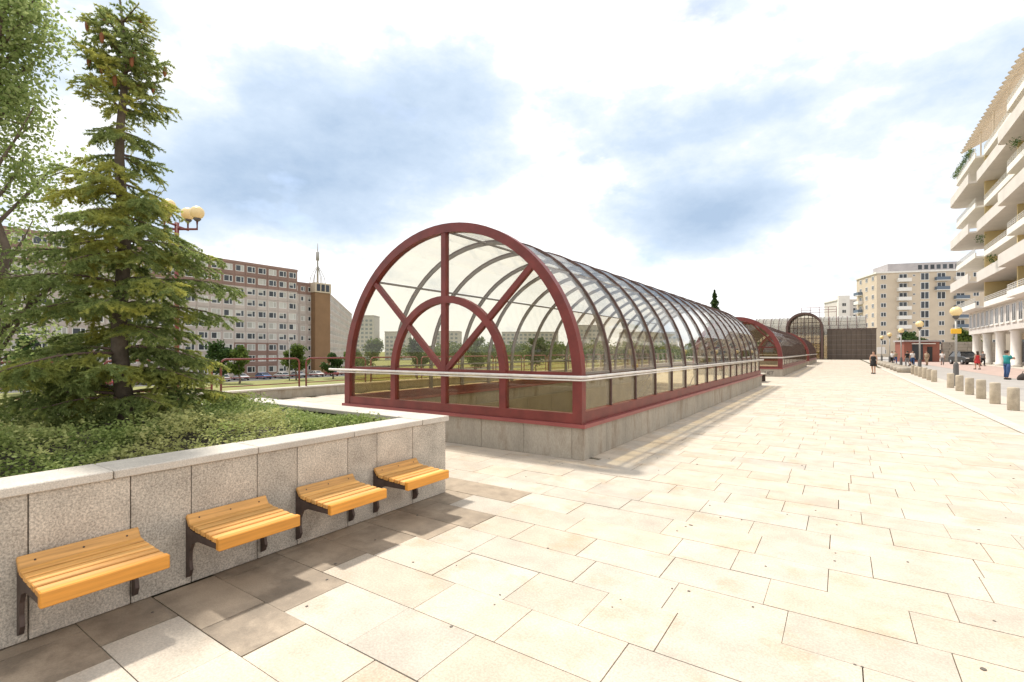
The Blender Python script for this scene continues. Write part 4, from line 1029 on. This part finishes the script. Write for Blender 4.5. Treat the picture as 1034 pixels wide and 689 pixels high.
# ================================================================== CARS
def car(suv=False):
    t = thing('parked_car', 'x', 'car', (0, 0, 0), 0, 'cars parked below the plaza')
    h = .12 if suv else 0
    body = [(-2.1, .32), (-2.14, .62+h), (-2.02, .86+h), (-1.3, .94+h), (1.25, .96+h), (1.98, .80+h), (2.12, .58+h), (2.08, .30)]
    b = MB(); b.prism([(x, z) for x, z in body], 'y', -.86, .86); o = b.build('body', 'car_paint', t); m = o.modifiers.new('Bevel', 'BEVEL'); m.width = .09; m.segments = 3
    top = 1.42+h*2
    xr = -1.95 if suv else -1.75
    def gh(n, zl, zh, ins, mt, wl):
        v = []
        for (x0, x1, hw, z) in ((xr, 1.05, .80, zl), (xr+.35 if suv else xr+.55, .35, .62, zh)):
            v += [(x0-ins, -hw-ins, z), (x1+ins, -hw-ins, z), (x1+ins, hw+ins, z), (x0-ins, hw+ins, z)]
        return MB().add(v, [(0, 3, 2, 1), (4, 5, 6, 7), (0, 1, 5, 4), (1, 2, 6, 5), (2, 3, 7, 6), (3, 0, 4, 7)]).build(n, mt, t)
    gh('windows', .93+h, top-.06, 0, 'car_glass', 0)
    ro = MB().bbox(xr+.30 if suv else xr+.5, .42, -.65, .65, top-.07, top, .03).build('roof', 'car_paint', t)
    pl_ = MB()
    for s in (-1, 1):
        for (xa, xb) in ((1.07, .40), (-.25, -.25), (xr-.02, xr+.5)): pl_.tube([(xa, s*.80, .94+h), (xb, s*.64, top-.04)], .045, 5)
    pl_.build('pillars', 'car_paint', t)
    for x in (-1.32, 1.32):
        for s in (-1, 1):
            w_ = MB(); 
            w_.lathe([(.33, -.10), (.34, -.06), (.34, .06), (.33, .10)], n=18); wo_ = w_.build('wheel', 'tyre', t); wo_.location = (x, s*.80, .34); wo_.rotation_euler = (R(90), 0, 0)
            MB().lathe([(.20, -.105), (.20, .105)], n=12).build('rim', 'rim', wo_)
    for s in (-1, 1):
        MB().bbox(1.98, 2.10, s*.62-.17, s*.62+.17, .62+h, .76+h, .02).build('headlight', 'lamp_clear', t); MB().bbox(-2.13, -2.02, s*.66-.12, s*.66+.12, .62+h, .84+h, .02).build('tail_light', 'lamp_red', t)
    MB().bbox(2.06, 2.13, -.5, .5, .36, .56, .02).build('grille', 'plastic_black', t)
    return t
c0 = car(); index_kids(c0)
def paint(o, c):
    o.color = (*c, 1)
    for ch in KIDS[o.name]: ch.color = (*c, 1)
cl = [((.55, .55, .56), 'silver'), ((.68, .68, .66), 'white'), ((.35, .03, .03), 'dark red'), ((.05, .06, .09), 'dark blue'), ((.40, .41, .43), 'grey'), ((.03, .03, .03), 'black'), ((.70, .69, .67), 'white'), ((.50, .50, .52), 'silver'), ((.08, .14, .30), 'blue'), ((.62, .62, .60), 'pale silver'), ((.3, .31, .32), 'grey'), ((.66, .65, .62), 'white'), ((.25, .04, .04), 'maroon'), ((.5, .5, .5), 'silver')]
where = ['behind the spruce crown', 'behind the lower spruce branches', 'just right of the spruce trunk', 'below the dark rounded tree', 'between the dark tree and the conical tree', 'behind the conical tree', 'left of the thin lamp post', 'beside the thin lamp post', 'right of the thin lamp post', 'below the bright green tree', 'in front of the ochre tower', 'right of the ochre tower', 'near the left leg of the red gable', 'seen through the gable glass']
for i in range(14):
    o = c0 if i == 0 else copy_tree(c0)
    if i: index_kids(o)
    o.location = (-108.5+rs.uniform(-.4, .4), 24+i*4.55+rs.uniform(-.5, .5), -4.594); o.rotation_euler = (0, 0, R(0 if i % 3 else 180)); paint(o, cl[i][0]); o['label'] = '%s car parked below the plaza, %s' % (cl[i][1], where[i])
sv_ = car(True); index_kids(sv_); sv_.location = (13.0, 84, -.012); sv_.rotation_euler = (0, 0, R(-75)); paint(sv_, (.025, .027, .03)); sv_['label'] = 'black car standing on the street before the stone wall'; sv_['group'] = 'street car'
del sv_['group']

# ================================================================== PEOPLE
def skin_obj(name, verts, edges, radii, m, parent, root=0, sub=2):
    me = bpy.data.meshes.new(name); me.from_pydata(verts, edges, []); o = link(name, me, parent); me.materials.append(MAT[m])
    md = o.modifiers.new('Skin', 'SKIN'); md.use_smooth_shade = True
    lay = me.skin_vertices[0].data if me.skin_vertices else None
    if lay is None:
        bm = bmesh.new(); bm.from_mesh(me); bm.verts.layers.skin.verify(); bm.to_mesh(me); bm.free(); lay = me.skin_vertices[0].data
    for i, r_ in enumerate(radii): lay[i].radius = (r_ if isinstance(r_, tuple) else (r_, r_)); lay[i].use_root = (i == root)
    sd = o.modifiers.new('Subdivision', 'SUBSURF'); sd.levels = sub; sd.render_levels = sub; return o
def loft(rings, n=16):
    b = MB(); vs = []
    for (cx, cy, z, rx, ry) in rings: vs += [(cx+rx*math.cos(2*PI*k/n), cy+ry*math.sin(2*PI*k/n), z) for k in range(n)]
    fs = [(i*n+k, i*n+(k+1) % n, (i+1)*n+(k+1) % n, (i+1)*n+k) for i in range(len(rings)-1) for k in range(n)] + [tuple(range(n-1, -1, -1)), tuple((len(rings)-1)*n+k for k in range(n))]
    return b.add(vs, fs, 0, True)
def person(label, loc, head, H=1.7, top='cloth_white', legs='cloth_denim', dress=False, hair='hair_brown', longhair=False, shorts=False, stride=.16, arms='down', bag=None, bare=False):
    """faces local +y"""
    t = thing('person', label, 'person', loc, R(head)); t.scale = (H/1.7,)*3; st = stride
    LA = {'down': [(-.215, -.06, 1.13), (-.225, .05, .90)], 'up': [(-.22, .10, 1.20), (-.10, .30, 1.33)]}[arms]; RA = [(-p[0], (p[1] if arms == 'up' else -p[1]-.02), p[2]) for p in LA]
    V = [(0, 0, .95), (0, 0, 1.12), (0, 0, 1.32), (0, .0, 1.45), (0, .015, 1.54), (0, .02, 1.63), (0, .015, 1.70),
         (-.16, 0, 1.39), *LA, (LA[1][0], LA[1][1]+.02, LA[1][2]-.085), (.16, 0, 1.39), *RA, (RA[1][0], RA[1][1]+.02, RA[1][2]-.085),
         (-.09, 0, .88), (-.10, st*.55, .49), (-.10, st*.6-.04, .09), (-.10, st*.6+.13, .035), (.09, 0, .88), (.10, -st*.3, .49), (.10, -st-.05, .10), (.10, -st+.10, .035)]
    E = [(0, 1), (1, 2), (2, 3), (3, 4), (4, 5), (5, 6), (2, 7), (7, 8), (8, 9), (9, 10), (2, 11), (11, 12), (12, 13), (13, 14), (0, 15), (15, 16), (16, 17), (17, 18), (0, 19), (19, 20), (20, 21), (21, 22)]
    Rr = [(.135, .10), (.12, .09), (.14, .10), .052, .075, .085, .05, .055, .042, .030, .032, .055, .042, .030, .032, .085, .058, .040, .036, .085, .058, .040, .036]
    skin_obj('body', V, E, Rr, 'skin', t)
    # fingers
    hm_ = MB()
    for P_, s in ((V[10], -1), (V[14], 1)):
        for q, (dx, ln) in enumerate(((-.028, .062), (-.010, .072), (.010, .068), (.028, .052))): hm_.tube([(P_[0]+dx*.4, P_[1]+dx, P_[2]+.01), (P_[0]+dx*.4-s*.004, P_[1]+dx+.004, P_[2]-ln*.6), (P_[0]+dx*.4-s*.016, P_[1]+dx+.006, P_[2]-ln)], [.010, .009, .006], 6)
        hm_.tube([(P_[0], P_[1]+.02, P_[2]+.045), (P_[0]-s*.01, P_[1]+.048, P_[2]+.01), (P_[0]-s*.016, P_[1]+.05, P_[2]-.02)], [.012, .010, .007], 6)
    hm_.build('fingers', 'skin', t)
    fc_ = MB()
    for s in (-1, 1): fc_.lathe([(.001, -.009), (.009, 0), (.001, .009)], (s*.032, .104, 1.615), 8)
    fc_.build('eyes', 'plastic_black', t)
    nm = MB(); nm.add([(0, .128, 1.585), (-.014, .10, 1.58), (.014, .10, 1.58), (0, .10, 1.625)], [(0, 1, 3), (0, 3, 2), (0, 2, 1)]); nm.build('nose', 'skin', t)
    MB().box(-.024, .024, .09, .103, 1.545, 1.553).build('mouth', 'cloth_red', t)
    hr = [(0, -.015, 1.735, .03, .04), (0, -.012, 1.72, .075, .085), (0, -.02, 1.68, .10, .105), (0, -.03, 1.62, .104, .095), (0, -.045, 1.56, .095, .07)]
    if longhair: hr += [(0, -.055, 1.48, .10, .06), (0, -.07, 1.38, .085, .04)]
    loft(list(reversed(hr))).build('hair', hair, t)
    if not bare:
        zb = .80 if dress else .90
        rings = [(0, 0, .58, .235, .20), (0, 0, .75, .215, .18)] if dress else []
        rings += [(0, 0, zb+.04, .185, .145), (0, 0, 1.08, .155, .125), (0, 0, 1.25, .175, .14), (0, 0, 1.37, .185, .12), (0, 0, 1.43, .12, .09)] if not dress else [(0, 0, .95, .175, .14), (0, 0, 1.08, .14, .12), (0, .01, 1.25, .165, .145), (0, 0, 1.33, .15, .12)]
        loft(rings).build('dress' if dress else 'shirt', top, t)
        if not dress:
            for A in (V[7:9], V[11:13]):
                p, q = Vector(A[0]), Vector(A[1]); MB().tube([p+Vector((0, 0, .02)), p.lerp(q, .4), p.lerp(q, .8)], [.078, .074, .068], 10).build('sleeve', top, t)
    if not dress:
        loft([(0, 0, .82, .165, .13), (0, 0, .90, .17, .135), (0, 0, 1.0, .158, .125)]).build('waist', legs, t)
        for A in (V[15:18], V[19:22]):
            p, k_, a = [Vector(x) for x in A]; e = k_.lerp(a, .9) if not shorts else p.lerp(k_, .95)
            pts = [p+Vector((0, 0, .03)), p.lerp(k_, .5), k_, e] if not shorts else [p+Vector((0, 0, .03)), p.lerp(k_, .5), e]
            MB().tube(pts, [.105, .095, .078, .066][:len(pts)], 12).build('trouser_leg', legs, t)
    for i in (17, 21):
        a, b = Vector(V[i]), Vector(V[i+1]); MB().bbox(a.x-.045, a.x+.045, a.y-.06, b.y+.09, max(0, a.z-.10), a.z-.01, .02).build('shoe', 'cloth_black', t)
    return t
person('woman in a short black dress walking on the empty plaza', (1.95, 45.0, 0), 160, 1.66, 'cloth_black', dress=True, longhair=True, stride=.12)
person('person in a teal shirt and jeans standing by the bollards, arms raised', (8.15, 40.6, -.02), -60, 1.72, 'cloth_teal', 'cloth_denim', stride=.05, arms='up')
person('woman in a bright red skirt and grey top near the arcade', (10.4, 61.6, -.012), 20, 1.66, 'cloth_red', dress=True, longhair=True)
for i, (x, y, hd, tp, lg, lb) in enumerate([
    (10.2, 79.0, 170, 'cloth_white', 'cloth_grey', 'person in a white top standing left of the black car'),
    (13.3, 76.0, 200, 'cloth_grey', 'cloth_black', 'person in grey standing right of the black car'),
    (8.4, 76.0, 150, 'cloth_tan', 'cloth_tan', 'person in tan clothes walking before the stone wall'),
    (6.2, 71.5, 30, 'cloth_black', 'cloth_grey', 'person in a dark top by the third lamp'),
    (6.9, 74.0, 200, 'cloth_white', 'cloth_denim', 'person in a white top near the red kiosk window'),
    (7.3, 79.5, 180, 'cloth_grey', 'cloth_black', 'person in grey before the right end of the red kiosk'),
    (5.4, 80.0, 160, 'cloth_white', 'cloth_black', 'person in white near the left end of the red kiosk'),
    (6.1, 85.0, 190, 'cloth_tan', 'cloth_denim', 'person in tan and denim farthest down the street')]):
    person(lb, (x, y, -.02 if x < 8.8 else -.012), hd, 1.65+.02*(i % 5), tp, lg)
bgm = thing('shoulder_bag', 'dark bag lying on the ground beside the person in teal', 'bag', (8.75, 40.2, -.02), R(20))
loft([(0, 0, .0, .26, .16), (0, 0, .10, .30, .19), (.02, 0, .25, .26, .15), (.06, 0, .40, .13, .07)], 14).build('bag_body', 'dog_fur', bgm)
MB().tube([(-.05, 0, .34), (.0, .02, .52), (.12, .02, .52), (.14, 0, .36)], .015, 6).build('strap', 'cloth_black', bgm)
